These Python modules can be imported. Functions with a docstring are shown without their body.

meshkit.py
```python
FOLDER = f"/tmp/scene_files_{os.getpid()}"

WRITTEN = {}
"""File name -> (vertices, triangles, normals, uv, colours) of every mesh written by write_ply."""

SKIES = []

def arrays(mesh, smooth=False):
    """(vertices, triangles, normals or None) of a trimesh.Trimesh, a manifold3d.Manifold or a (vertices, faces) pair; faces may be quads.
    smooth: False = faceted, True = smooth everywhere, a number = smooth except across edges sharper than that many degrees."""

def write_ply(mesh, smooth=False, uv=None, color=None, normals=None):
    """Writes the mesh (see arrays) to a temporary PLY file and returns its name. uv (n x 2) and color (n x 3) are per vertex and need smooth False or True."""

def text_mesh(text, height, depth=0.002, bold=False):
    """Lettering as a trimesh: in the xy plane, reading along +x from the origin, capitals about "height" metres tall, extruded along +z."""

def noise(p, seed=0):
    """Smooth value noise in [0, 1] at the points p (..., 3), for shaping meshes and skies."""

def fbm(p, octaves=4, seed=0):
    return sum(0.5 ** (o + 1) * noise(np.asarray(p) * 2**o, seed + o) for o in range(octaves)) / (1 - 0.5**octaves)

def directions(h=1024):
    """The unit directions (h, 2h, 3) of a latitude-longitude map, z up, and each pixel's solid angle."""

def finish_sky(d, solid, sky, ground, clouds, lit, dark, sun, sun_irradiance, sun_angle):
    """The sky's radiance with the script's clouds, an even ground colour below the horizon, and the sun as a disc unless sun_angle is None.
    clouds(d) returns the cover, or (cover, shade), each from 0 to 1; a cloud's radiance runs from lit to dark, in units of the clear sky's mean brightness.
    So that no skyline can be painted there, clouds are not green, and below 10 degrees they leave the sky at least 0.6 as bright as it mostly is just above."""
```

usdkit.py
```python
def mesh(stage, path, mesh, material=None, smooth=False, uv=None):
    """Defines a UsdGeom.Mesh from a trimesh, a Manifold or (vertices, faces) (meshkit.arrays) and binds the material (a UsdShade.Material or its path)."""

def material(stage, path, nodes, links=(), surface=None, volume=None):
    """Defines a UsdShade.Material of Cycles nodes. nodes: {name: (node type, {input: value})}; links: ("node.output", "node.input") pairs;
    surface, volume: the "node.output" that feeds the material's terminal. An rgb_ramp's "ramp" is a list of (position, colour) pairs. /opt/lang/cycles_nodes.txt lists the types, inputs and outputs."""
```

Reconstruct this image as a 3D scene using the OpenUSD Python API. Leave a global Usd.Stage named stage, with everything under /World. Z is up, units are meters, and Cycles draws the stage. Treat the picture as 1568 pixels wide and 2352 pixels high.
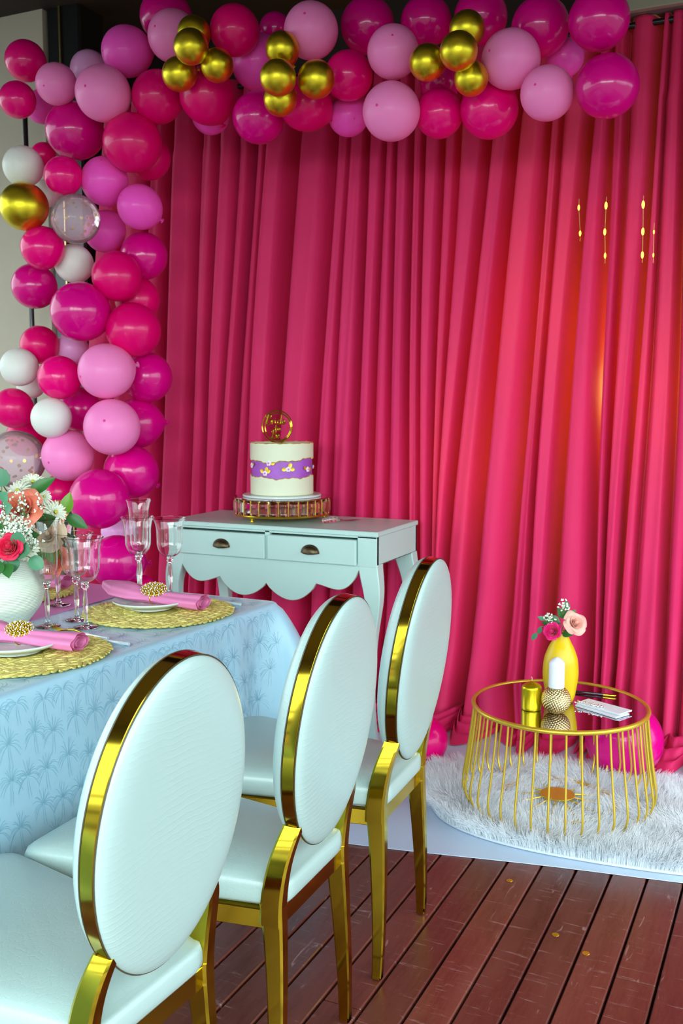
import math, random
import numpy as np, trimesh, usdkit, meshkit
from pxr import Usd, UsdGeom, UsdLux, UsdShade, Sdf, Gf, Vt

stage = Usd.Stage.CreateInMemory()
UsdGeom.SetStageUpAxis(stage, 'Z'); UsdGeom.SetStageMetersPerUnit(stage, 1.0)
UsdGeom.Xform.Define(stage, '/World'); UsdGeom.Scope.Define(stage, '/World/Looks')
rng = np.random.default_rng(7); random.seed(7)
PI = math.pi

# ------------------------------------------------------------------ camera
YAW, PITCH = math.radians(25.082), math.radians(6.337)
cam = UsdGeom.Camera.Define(stage, '/World/camera')
_f = np.array([-math.sin(YAW) * math.cos(PITCH), math.cos(YAW) * math.cos(PITCH), -math.sin(PITCH)])
_r = np.array([math.cos(YAW), math.sin(YAW), 0.0]); _u = np.cross(_r, _f)
cam.AddTransformOp().Set(Gf.Matrix4d(*_r, 0, *_u, 0, *(-_f), 0, 0, 0, 1.40, 1))
cam.CreateFocalLengthAttr(35.0); cam.CreateHorizontalApertureAttr(35.0 * 1568 / 2287); cam.CreateVerticalApertureAttr(35.0 * 2352 / 2287)
cam.CreateFStopAttr(9.0); cam.CreateFocusDistanceAttr(2.1)
cam.CreateExposureAttr(0.52)

# ------------------------------------------------------------------ light: an overcast sky round an open veranda
dome = UsdLux.DomeLight.Define(stage, '/World/sky')
dome.CreateIntensityAttr(0.75); dome.CreateColorAttr(Gf.Vec3f(0.80, 0.95, 1.0))

def rect_light(name, pos, target, w, h, inten, color):
    l = UsdLux.RectLight.Define(stage, '/World/' + name)
    p, t = np.array(pos, float), np.array(target, float)
    z = (p - t) / np.linalg.norm(p - t); x = np.cross([0, 0, 1.0], z); x /= np.linalg.norm(x); y = np.cross(z, x)
    l.AddTransformOp().Set(Gf.Matrix4d(*x, 0, *y, 0, *z, 0, *p, 1))
    l.CreateWidthAttr(w); l.CreateHeightAttr(h); l.CreateIntensityAttr(inten); l.CreateColorAttr(Gf.Vec3f(*color))
rect_light('daylight_right', (4.6, 0.8, 2.9), (-0.9, 2.2, 0.5), 4.6, 2.8, 1.25, (0.84, 0.96, 1.0))
rect_light('daylight_behind', (0.9, -4.8, 3.4), (-0.9, 3.4, 0.9), 7.0, 3.4, 6.4, (0.86, 0.99, 0.98))

def lamp_behind(name, pos, r, inten, color):
    l = UsdLux.SphereLight.Define(stage, '/World/' + name)
    l.AddTranslateOp().Set(Gf.Vec3d(*pos)); l.CreateRadiusAttr(r); l.CreateIntensityAttr(inten); l.CreateColorAttr(Gf.Vec3f(*color))
for _k, _p in enumerate(((-1.45, 4.74, 1.15), (-1.05, 4.74, 1.75), (-0.62, 4.74, 1.45))): lamp_behind(f'lamp_behind_curtain_{_k}', _p, 0.10, 24.0, (1.0, 0.60, 0.16))

# ------------------------------------------------------------------ scene helpers
_used = {}
def numbered(parent, name):
    k = (parent, name); n = _used.get(k, 0); _used[k] = n + 1
    return f'{parent}/{name}' if n == 0 else f'{parent}/{name}_{n:03d}'
def data(prim, **kw):
    for k, v in kw.items():
        if v: prim.SetCustomDataByKey(k, v)
    return prim
def path_of(p): return p if isinstance(p, str) else str(p.GetPath())
def obj(name, mesh, mat, parent='/World', smooth=35, label=None, cat=None, group=None, kind=None):
    if isinstance(mesh, MB): mesh = mesh.out()
    if not isinstance(mesh, trimesh.Trimesh):
        v, f = mesh; f = np.asarray(f)
        if f.shape[1] == 4: f = np.vstack([f[:, [0, 1, 2]], f[:, [0, 2, 3]]])
        mesh = trimesh.Trimesh(v, f, process=False)
    m = usdkit.mesh(stage, numbered(path_of(parent), name), mesh, mat, smooth)
    return data(m.GetPrim(), label=label, category=cat, group=group, kind=kind)
def mat4(loc=(0, 0, 0), rotz=0.0, scale=1.0, R=None):
    M = np.eye(3)
    if R is not None: M = np.asarray(R)
    elif rotz: c, s = math.cos(rotz), math.sin(rotz); M = np.array([[c, -s, 0], [s, c, 0], [0, 0, 1]])
    M = M * scale
    T = M.T
    return Gf.Matrix4d(*map(float, T[0]), 0, *map(float, T[1]), 0, *map(float, T[2]), 0, *map(float, loc), 1)
def thing(name, label=None, cat=None, loc=(0, 0, 0), rotz=0.0, scale=1.0, R=None, group=None, kind=None):
    x = UsdGeom.Xform.Define(stage, numbered('/World', name)); x.AddTransformOp().Set(mat4(loc, rotz, scale, R))
    return data(x.GetPrim(), label=label, category=cat, group=group, kind=kind)
def part_xform(name, parent, loc=(0, 0, 0), rotz=0.0, R=None, scale=1.0):
    x = UsdGeom.Xform.Define(stage, numbered(path_of(parent), name)); x.AddTransformOp().Set(mat4(loc, rotz, scale, R)); return x.GetPrim()
def dup(src, name, label, cat, loc, rotz=0.0, scale=1.0, R=None, group=None):
    p = thing(name, label, cat, loc, rotz, scale, R, group)
    p.GetReferences().AddInternalReference(src.GetPath()); p.SetInstanceable(True)
    return p
def struct(name, mesh, mat, parent='/World', smooth=35):
    return obj(name, mesh, mat, parent, smooth, kind='structure' if parent == '/World' else None)
def rot_to(d, spin=0.0):
    z = np.array(d, float); z /= np.linalg.norm(z)
    a = np.array([0, 0, 1.0]) if abs(z[2]) < .95 else np.array([1.0, 0, 0])
    x = np.cross(a, z); x /= np.linalg.norm(x); y = np.cross(z, x)
    c, s = math.cos(spin), math.sin(spin)
    return np.stack([c * x + s * y, -s * x + c * y, z], 1)

# ------------------------------------------------------------------ mesh helpers
class MB:
    def __init__(s): s.v, s.f, s.n = [], [], 0
    def add(s, m, T=None):
        if isinstance(m, trimesh.Trimesh): v, f = m.vertices, m.faces
        elif isinstance(m, MB): v, f = m.out()
        else: v, f = m
        v, f = np.asarray(v, float), np.asarray(f)
        if f.shape[1] == 4: f = np.vstack([f[:, [0, 1, 2]], f[:, [0, 2, 3]]])
        if T is not None: v = v @ np.asarray(T[0]).T + np.asarray(T[1])
        s.v.append(v); s.f.append(f + s.n); s.n += len(v); return s
    def out(s): return np.vstack(s.v), np.vstack(s.f)
def gridmesh(P, wrap_u=False, flip=False):
    """P (nu, nv, 3)"""
    nu, nv = P.shape[:2]; iu = np.arange(nu if wrap_u else nu - 1); jv = np.arange(nv - 1)
    I, J = np.meshgrid(iu, jv, indexing='ij'); I2 = (I + 1) % nu
    q = np.stack([I * nv + J, I2 * nv + J, I2 * nv + J + 1, I * nv + J + 1], -1).reshape(-1, 4)
    if flip: q = q[:, ::-1]
    return P.reshape(-1, 3), np.vstack([q[:, [0, 1, 2]], q[:, [0, 2, 3]]])
def lathe(prof, n=40):
    p = np.array(prof, float); a = np.arange(n) * 2 * PI / n
    P = np.stack([p[None, :, 0] * np.cos(a)[:, None], p[None, :, 0] * np.sin(a)[:, None], np.broadcast_to(p[:, 1], (n, len(p)))], -1)
    return gridmesh(P, True)
def smooth_prof(pts, k=6):
    from scipy.interpolate import PchipInterpolator
    p = np.array(pts, float); t = np.r_[0, np.cumsum(np.linalg.norm(np.diff(p, axis=0), axis=1))]
    tt = np.linspace(0, t[-1], k * len(p)); return np.stack([PchipInterpolator(t, p[:, 0])(tt), PchipInterpolator(t, p[:, 1])(tt)], 1)
def frames(p):
    t = np.gradient(p, axis=0); t /= np.linalg.norm(t, axis=1, keepdims=True) + 1e-12
    a = np.array([0, 0, 1.0]) if abs(t[0][2]) < .9 else np.array([1.0, 0, 0])
    n = np.cross(t[0], a); n /= np.linalg.norm(n); N = [n]
    for i in range(1, len(p)):
        n = N[-1] - t[i] * (N[-1] @ t[i]); N.append(n / (np.linalg.norm(n) + 1e-12))
    N = np.array(N); return t, N, np.cross(t, N)
def tube(pts, r, sides=8, closed=False, cap=True):
    p = np.asarray(pts, float)
    if closed:
        t = np.roll(p, -1, 0) - np.roll(p, 1, 0); t /= np.linalg.norm(t, axis=1, keepdims=True)
        c = p.mean(0); N = p - c; N -= t * (N * t).sum(1, keepdims=True); N /= np.linalg.norm(N, axis=1, keepdims=True); B = np.cross(t, N)
    else: t, N, B = frames(p)
    r = np.broadcast_to(np.asarray(r, float), (len(p),)); a = np.arange(sides) * 2 * PI / sides
    P = p[:, None] + r[:, None, None] * (np.cos(a)[None, :, None] * N[:, None] + np.sin(a)[None, :, None] * B[:, None])
    v, f = gridmesh(P.transpose(1, 0, 2), True, flip=True) if not closed else (None, None)
    if closed:
        Q = np.concatenate([P, P[:1]], 0); return gridmesh(Q.transpose(1, 0, 2), True, flip=True)
    if cap:
        n = len(p); extra = []
        base = len(v); v = np.vstack([v, p[0], p[-1]])
        for i in range(sides):
            j = (i + 1) % sides
            extra += [[base, j * n, i * n], [base + 1, i * n + n - 1, j * n + n - 1]]
        f = np.vstack([f, extra])
    return v, f
def hull(pts): return trimesh.Trimesh(np.asarray(pts, float)).convex_hull
def bbox(x0, x1, y0, y1, z0, z1, c=0.002):
    pts = []
    for a, b, d in ((c, 0, 0), (0, c, 0), (0, 0, c)):
        for X in (x0 + (c - a), x1 - (c - a)):
            for Y in (y0 + (c - b), y1 - (c - b)):
                for Z in (z0 + (c - d), z1 - (c - d)): pts.append((X, Y, Z))
    return hull(pts)
def bar(p0, p1, w, h, c=0.002, up=(0, 0, 1)):
    p0, p1 = np.array(p0, float), np.array(p1, float); d = p1 - p0; L = np.linalg.norm(d); x = d / L
    y = np.cross(up, x); y /= np.linalg.norm(y); z = np.cross(x, y)
    m = bbox(0, L, -w / 2, w / 2, -h / 2, h / 2, c); m.vertices = m.vertices @ np.stack([x, y, z]) + p0; return m
def sq_sweep(pts, wx, wy, c=0.12):
    """square-section post: section axes stay along world x and y; wx, wy widths per point, chamfered corners"""
    p = np.asarray(pts, float); n = len(p); wx = np.broadcast_to(wx, n); wy = np.broadcast_to(wy, n)
    s = np.array([(1, 1 - 2 * c), (1 - 2 * c, 1), (-1 + 2 * c, 1), (-1, 1 - 2 * c), (-1, -1 + 2 * c), (-1 + 2 * c, -1), (1 - 2 * c, -1), (1, -1 + 2 * c)]) / 2
    P = np.zeros((8, n, 3))
    for k in range(8):
        P[k, :, 0] = p[:, 0] + s[k, 0] * wx; P[k, :, 1] = p[:, 1] + s[k, 1] * wy; P[k, :, 2] = p[:, 2]
    v, f = gridmesh(P, True); f = list(map(list, f))
    for k in range(1, 7): f += [[0, k * n, (k + 1) * n][::-1], [n - 1, k * n + n - 1, (k + 1) * n + n - 1]]
    v, f = np.array(v), np.array(f)
    if p[-1][2] < p[0][2]: f = f[:, ::-1]
    return v, f
def curve(pts, n=16):
    from scipy.interpolate import CubicSpline
    p = np.array(pts, float); t = np.linspace(0, 1, len(p)); return CubicSpline(t, p)(np.linspace(0, 1, n))
def ball(r=1.0, sub=2, loc=(0, 0, 0), sc=(1, 1, 1)):
    m = trimesh.creation.icosphere(sub, r); m.vertices = m.vertices * np.array(sc) + np.array(loc); return m
def torus(R, r, n=64, k=8, z=0.0):
    a = np.arange(n) * 2 * PI / n
    return tube(np.stack([R * np.cos(a), R * np.sin(a), 0 * a + z], 1), r, k, closed=True)
def extrude(poly, d):
    return trimesh.creation.extrude_polygon(poly, d, engine='earcut')

# ------------------------------------------------------------------ materials
def lin(r, g, b):
    c = np.array([r, g, b]) / 255.0; return tuple(np.where(c <= .04045, c / 12.92, ((c + .055) / 1.055) ** 2.4))
def mat(name, color, rough=0.5, metal=0.0, vary=0.0, vscale=6.0, bump=None, rnd=0.0, **kw):
    """principled; vary: noise mottling of the colour; bump: (scale, strength, distance); rnd: tone change per object"""
    n = {'p': ('principled_bsdf', {'base_color': color, 'roughness': rough, 'metallic': metal, **kw})}; L = []
    src = None
    if vary or bump: n['tc'] = ('texture_coordinate', {})
    if vary:
        n['nz'] = ('noise_texture', {'scale': vscale, 'detail': 4.0}); L.append(('tc.object', 'nz.vector'))
        n['mx'] = ('mix', {'mix_type': 'mix', 'color1': tuple(np.array(color) * (1 - vary)), 'color2': tuple(np.minimum(np.array(color) * (1 + vary), 1))})
        L.append(('nz.fac', 'mx.fac')); src = 'mx.color'
    if rnd:
        n['oi'] = ('object_info', {}); n['mr'] = ('map_range', {'from_min': 0., 'from_max': 1., 'to_min': 1 - rnd, 'to_max': 1 + rnd}); L.append(('oi.random', 'mr.value'))
        n['hs'] = ('hsv', {'color': color}); L.append(('mr.result', 'hs.value'))
        if src: L.append((src, 'hs.color'))
        src = 'hs.color'
    if src: L.append((src, 'p.base_color'))
    if bump:
        n['bn'] = ('noise_texture', {'scale': bump[0], 'detail': 3.0}); L.append(('tc.object', 'bn.vector'))
        n['bp'] = ('bump', {'strength': bump[1], 'distance': bump[2]}); L += [('bn.fac', 'bp.height'), ('bp.normal', 'p.normal')]
    return usdkit.material(stage, '/World/Looks/' + name, n, L, surface='p.BSDF')

M = {}
GOLD = (0.56, 0.41, 0.030)
M['gold'] = mat('polished_gold', GOLD, 0.11, 1.0)
M['gold_satin'] = mat('satin_gold', (0.70, 0.49, 0.04), 0.24, 1.0)
M['gold_wire'] = mat('gold_paint_wire', (0.70, 0.49, 0.045), 0.32, 0.6)
M['piping'] = mat('dark_piping', lin(70, 62, 40), 0.5)
# embossed crocodile leatherette
def leather(name, color, kind):
    """kind 'croc': small embossed scales; 'wave': faint wavy creases in patches"""
    n = {'tc': ('texture_coordinate', {}), 'nz': ('noise_texture', {'scale': 4.0, 'detail': 2.0}), 'ad': ('vector_math', {'math_type': 'multiply_add', 'vector2': (0.05, 0.05, 0.05)}),
         'fn': ('noise_texture', {'scale': 380.0, 'detail': 1.0}), 'fm': ('math', {'math_type': 'multiply_add', 'value2': 0.22}),
         'pn': ('noise_texture', {'scale': 7.0, 'detail': 1.0}), 'pr': ('map_range', {'from_min': 0.38, 'from_max': 0.62, 'to_min': 0.15, 'to_max': 1.0, 'clamp': True}), 'pm': ('math', {'math_type': 'multiply'}),
         'bp': ('bump', {'strength': 0.20, 'distance': 0.0008}), 'p': ('principled_bsdf', {'base_color': color, 'roughness': 0.34, 'coat_weight': 0.25, 'coat_roughness': 0.25})}
    L = [('tc.object', 'nz.vector'), ('nz.color', 'ad.vector1'), ('tc.object', 'ad.vector3'), ('tc.object', 'pn.vector'), ('pn.fac', 'pr.value'), ('tc.object', 'fn.vector'), ('fn.fac', 'fm.value1'), ('pr.result', 'pm.value2'), ('pm.value', 'fm.value3'), ('fm.value', 'bp.height'), ('bp.normal', 'p.normal')]
    if kind == 'croc':
        n['mp'] = ('mapping', {'scale': (1.0, 0.6, 1.0)}); n['vo'] = ('voronoi_texture', {'feature': 'distance_to_edge', 'scale': 105.0}); n['rr'] = ('map_range', {'from_min': 0.0, 'from_max': 0.09, 'to_min': 0.0, 'to_max': 1.0, 'clamp': True})
        L += [('ad.vector', 'mp.vector'), ('mp.vector', 'vo.vector'), ('vo.distance', 'rr.value'), ('rr.result', 'pm.value1')]
    else:
        n['wv'] = ('wave_texture', {'wave_type': 'bands', 'bands_direction': 'z', 'scale': 27.0, 'distortion': 3.0, 'detail': 2.0, 'detail_scale': 1.2}); n['wr'] = ('map_range', {'from_min': 0.72, 'from_max': 1.0, 'to_min': 0.0, 'to_max': 1.0, 'clamp': True})
        L += [('ad.vector', 'wv.vector'), ('wv.fac', 'wr.value'), ('wr.result', 'pm.value1')]
    return usdkit.material(stage, '/World/Looks/' + name, n, L, surface='p.BSDF')
M['leather'] = leather('white_croc_leatherette', lin(170, 196, 192), 'croc')
M['leather_back'] = leather('white_creased_leatherette', lin(170, 196, 192), 'wave')
# deck boards: brown-red, scuffed
def deck():
    n = {'tc': ('geometry', {}), 'mp': ('mapping', {'scale': (3.0, 26.0, 3.0)}), 'm2': ('mapping', {'scale': (8.0, 1.2, 4.0)}), 'm3': ('mapping', {'scale': (40.0, 6.0, 5.0), 'rotation': (0, 0, 0.5)}),
         'a': ('noise_texture', {'scale': 1.6, 'detail': 6.0, 'roughness': 0.7}), 'b': ('noise_texture', {'scale': 2.6, 'detail': 8.0, 'roughness': 0.75, 'distortion': 0.6}), 'c': ('noise_texture', {'scale': 1.5, 'detail': 5.0, 'distortion': 1.0}),
         'ra': ('rgb_ramp', {'ramp': [(0.0, lin(68, 32, 25)), (0.5, lin(101, 48, 38)), (1.0, lin(128, 69, 57))]}),
         'sc': ('map_range', {'from_min': 0.58, 'from_max': 0.72, 'to_min': 0.0, 'to_max': 0.7, 'clamp': True}), 's3': ('map_range', {'from_min': 0.66, 'from_max': 0.74, 'to_min': 0.0, 'to_max': 0.45, 'clamp': True}),
         'mxs': ('math', {'math_type': 'maximum'}), 'oi': ('object_info', {}), 'mr': ('map_range', {'from_min': 0., 'from_max': 1., 'to_min': 0.8, 'to_max': 1.2}), 'hs': ('hsv', {}),
         'mx': ('mix', {'mix_type': 'mix', 'color2': lin(186, 150, 146)}), 'ro': ('map_range', {'from_min': 0.3, 'from_max': 0.75, 'to_min': 0.24, 'to_max': 0.48}),
         'bp': ('bump', {'strength': 0.15, 'distance': 0.001}), 'p': ('principled_bsdf', {'specular_ior_level': 0.55})}
    L = [('tc.position', 'mp.vector'), ('tc.position', 'm2.vector'), ('tc.position', 'm3.vector'), ('m2.vector', 'a.vector'), ('mp.vector', 'b.vector'), ('m3.vector', 'c.vector'), ('a.fac', 'ra.fac'), ('b.fac', 'sc.value'), ('c.fac', 's3.value'),
         ('sc.result', 'mxs.value1'), ('s3.result', 'mxs.value2'), ('oi.random', 'mr.value'), ('mr.result', 'hs.value'), ('ra.color', 'hs.color'), ('hs.color', 'mx.color1'), ('mxs.value', 'mx.fac'), ('mx.color', 'p.base_color'),
         ('a.fac', 'ro.value'), ('ro.result', 'p.roughness'), ('a.fac', 'bp.height'), ('bp.normal', 'p.normal')]
    return usdkit.material(stage, '/World/Looks/deck_board', n, L, surface='p.BSDF')
M['deck'] = deck()
M['dark'] = mat('black_underside', (0.006, 0.006, 0.008), 0.6)
M['black_metal'] = mat('black_metal', (0.010, 0.011, 0.012), 0.22)
M['brass_strip'] = mat('brass_strip', (0.75, 0.6, 0.25), 0.2, 1.0)
M['dark_brown'] = mat('dark_brown_wall', lin(34, 24, 18), 0.7, vary=0.35, vscale=1.3)
M['beige'] = mat('beige_plaster', lin(186, 180, 160), 0.75, vary=0.12, vscale=2.2, bump=(30., .2, .002))
M['ceiling'] = mat('dark_ceiling', lin(40, 32, 28), 0.7, vary=0.2, vscale=1.0)
M['soffit'] = mat('grey_soffit', lin(120, 108, 108), 0.7, vary=0.1)
M['sheet'] = mat('white_backdrop_vinyl', lin(192, 210, 232), 0.42, vary=0.04, vscale=3.0)
# fabric of the curtain: lets a little of the light behind through
def fabric(name, color, trans, rough=0.6, weave=900.0, tcol=None):
    n = {'tc': ('texture_coordinate', {}), 'nz': ('noise_texture', {'scale': 3.0, 'detail': 3.0}), 'mx': ('mix', {'mix_type': 'mix', 'color1': tuple(np.array(color) * .88), 'color2': color}),
         'wn': ('noise_texture', {'scale': weave, 'detail': 1.0}), 'm1': ('mapping', {'scale': (30.0, 30.0, 4.0)}), 'fw': ('noise_texture', {'scale': 1.0, 'detail': 3.0}), 'am': ('math', {'math_type': 'multiply_add', 'value2': 0.08}),
         'bp': ('bump', {'strength': 0.5, 'distance': 0.0025}),
         'p': ('principled_bsdf', {'roughness': rough, 'sheen_weight': 0.10, 'sheen_roughness': 0.5, 'sheen_tint': (1.0, 0.4, 0.6), 'specular_ior_level': 0.3}), 't': ('translucent_bsdf', {'color': tcol or color}), 'mc': ('mix_closure', {'fac': trans})}
    L = [('tc.object', 'nz.vector'), ('nz.fac', 'mx.fac'), ('mx.color', 'p.base_color'), ('tc.object', 'wn.vector'), ('tc.object', 'm1.vector'), ('m1.vector', 'fw.vector'), ('wn.fac', 'am.value1'), ('fw.fac', 'am.value3'),
         ('am.value', 'bp.height'), ('bp.normal', 'p.normal'), ('p.BSDF', 'mc.closure1'), ('t.BSDF', 'mc.closure2')]
    return usdkit.material(stage, '/World/Looks/' + name, n, L, surface='mc.closure')
M['curtain'] = fabric('raspberry_curtain_fabric', lin(230, 40, 108), 0.16, tcol=lin(246, 128, 44))
M['napkin'] = fabric('pink_napkin_cloth', lin(244, 144, 198), 0.12, 0.55)
M['runner'] = fabric('pink_runner_satin', lin(222, 130, 196), 0.05, 0.4)
M['cloth'] = mat('pale_blue_damask', lin(162, 206, 226), 0.30, vary=0.03, vscale=8.0, sheen_weight=0.15)
M['cloth_motif'] = mat('damask_motif_thread', lin(138, 192, 212), 0.20, specular_ior_level=0.8)
M['console'] = mat('console_white_paint', lin(182, 213, 206), 0.33, vary=0.03, vscale=5.0)
M['console_edge'] = mat('worn_wood_edge', lin(160, 132, 104), 0.6)
M['antique'] = mat('antique_bronze', (0.09, 0.065, 0.035), 0.35, 0.9)
M['china'] = mat('white_china', lin(212, 224, 218), 0.14)
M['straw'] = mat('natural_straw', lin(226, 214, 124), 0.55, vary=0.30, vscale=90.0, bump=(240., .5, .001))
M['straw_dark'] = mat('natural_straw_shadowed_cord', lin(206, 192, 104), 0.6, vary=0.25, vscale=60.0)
M['vase_white'] = mat('ribbed_white_ceramic', lin(216, 227, 212), 0.30)
M['vase_yellow'] = mat('yellow_ceramic', lin(222, 190, 0), 0.32)
M['wax_white'] = mat('white_wax', lin(226, 232, 240), 0.45, subsurface_weight=0.3, subsurface_scale=0.01)
M['wax_gold'] = mat('gold_wax', (0.64, 0.52, 0.01), 0.26, 0.8)
M['hammered'] = mat('hammered_gold', (0.72, 0.58, 0.27), 0.22, 1.0)
M['mirror'] = mat('tinted_mirror', (0.50, 0.46, 0.52), 0.02, 1.0)
M['wick'] = mat('wick', lin(220, 210, 190), 0.8)
M['paper'] = mat('white_card', lin(236, 243, 252), 0.5)
M['silver'] = mat('silver_beads', (0.85, 0.84, 0.86), 0.15, 1.0)
M['handle_clear'] = mat('pearl_acrylic', lin(200, 228, 235), 0.12, transmission_weight=0.35)
M['steel'] = mat('blade_steel', (0.55, 0.5, 0.5), 0.1, 1.0)
M['glass'] = mat('clear_glass', (1.0, 1.0, 1.0), 0.0, transmission_weight=1.0, ior=1.48)
M['crystal'] = mat('cut_crystal', (1.0, 0.99, 0.97), 0.0, transmission_weight=1.0, ior=1.47)
M['rhinestone'] = mat('rhinestone', (0.95, 0.97, 0.92), 0.05, 0.7)
M['icing'] = mat('ivory_buttercream', lin(216, 221, 192), 0.5, vary=0.03, vscale=20.0)
M['purple'] = mat('lilac_brushed_icing', lin(160, 84, 190), 0.35, vary=0.3, vscale=14.0)
M['sugar'] = mat('sugar_flower', lin(238, 226, 240), 0.5)
M['sugar_pink'] = mat('sugar_flower_heart', lin(214, 130, 190), 0.5)
M['gold_leaf'] = mat('gold_sugar_leaf', (0.74, 0.50, 0.04), 0.35, 0.6)
M['rug_base'] = mat('rug_hide', lin(214, 226, 236), 0.9)
M['fur'] = usdkit.material(stage, '/World/Looks/white_faux_fur', {'p': ('principled_bsdf', {'base_color': lin(244, 249, 252), 'roughness': 0.7}), 't': ('translucent_bsdf', {'color': lin(244, 249, 252)}), 'mc': ('mix_closure', {'fac': 0.4})}, [('p.BSDF', 'mc.closure1'), ('t.BSDF', 'mc.closure2')], surface='mc.closure')
M['bulb'] = usdkit.material(stage, '/World/Looks/warm_bulb', {'e': ('emission', {'color': (1.0, 0.50, 0.04), 'strength': 5.0})}, surface='e.emission')
M['wire_copper'] = mat('copper_wire', (0.5, 0.28, 0.08), 0.4, 1.0)
M['confetti'] = mat('gold_foil', (0.85, 0.60, 0.05), 0.22, 0.9)
M['leaf'] = mat('green_leaf', lin(46, 108, 44), 0.42, rnd=0.2)
M['leaf_lime'] = mat('lime_leaf', lin(110, 160, 40), 0.42, rnd=0.12)
M['euca'] = mat('eucalyptus_leaf', lin(74, 136, 100), 0.5, rnd=0.15)
M['stem'] = mat('stem_green', lin(96, 130, 70), 0.5)
M['blossom'] = mat('baby_breath', lin(232, 242, 226), 0.6)
M['mum'] = mat('white_chrysanthemum', lin(234, 242, 220), 0.55)
M['mum_eye'] = mat('chrysanthemum_eye', lin(206, 210, 60), 0.6)
def petal(name, c1, c2):
    n = {'tc': ('texture_coordinate', {}), 'nz': ('noise_texture', {'scale': 22.0, 'detail': 2.0}), 'mx': ('mix', {'mix_type': 'mix', 'color1': c1, 'color2': c2}), 'p': ('principled_bsdf', {'roughness': 0.5, 'sheen_weight': 0.2}),
         't': ('translucent_bsdf', {}), 'mc': ('mix_closure', {'fac': 0.30})}
    return usdkit.material(stage, '/World/Looks/' + name, n, [('tc.object', 'nz.vector'), ('nz.fac', 'mx.fac'), ('mx.color', 'p.base_color'), ('mx.color', 't.color'), ('p.BSDF', 'mc.closure1'), ('t.BSDF', 'mc.closure2')], surface='mc.closure')
M['rose_red'] = petal('red_pink_rose', lin(236, 10, 60), lin(240, 20, 96))
M['rose_hot'] = petal('hot_pink_rose', lin(240, 0, 120), lin(250, 20, 150))
M['rose_coral'] = petal('coral_rose', (1.0, .21, .11), (1.0, .37, .25))
M['rose_peach'] = petal('peach_rose', (1.0, .90, .60), (1.0, .68, .50))
M['rose_blush'] = petal('blush_rose', lin(255, 226, 204), lin(250, 172, 166))
# balloons
def latex(name, c, rough, coat=0.5):
    n = {'p': ('principled_bsdf', {'base_color': c, 'roughness': rough, 'coat_weight': coat * .6, 'coat_roughness': 0.05, 'specular_ior_level': 0.25}), 't': ('translucent_bsdf', {'color': c}), 'mc': ('mix_closure', {'fac': 0.07})}
    return usdkit.material(stage, '/World/Looks/' + name, n, [('p.BSDF', 'mc.closure1'), ('t.BSDF', 'mc.closure2')], surface='mc.closure')
M['bL'] = latex('light_pink_latex', lin(255, 140, 206), 0.4, 0.15)
M['bV'] = latex('lilac_latex', lin(236, 168, 226), 0.35, 0.3)
M['bP'] = latex('orchid_pink_latex', lin(255, 86, 204), 0.38, 0.2)
M['bM'] = latex('magenta_latex', lin(222, 0, 134), 0.24, 0.8)
M['bR'] = latex('raspberry_latex', lin(234, 0, 112), 0.3, 0.35)
M['bH'] = latex('hot_pink_latex', lin(248, 0, 128), 0.25, 0.6)
M['bW'] = latex('ivory_latex', lin(238, 242, 234), 0.4, 0.15)
M['bG'] = mat('chrome_gold_latex', (0.72, 0.59, 0.03), 0.35, 1.0)
M['tip'] = latex('balloon_tip', lin(240, 60, 150), 0.4, 0.1)
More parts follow.
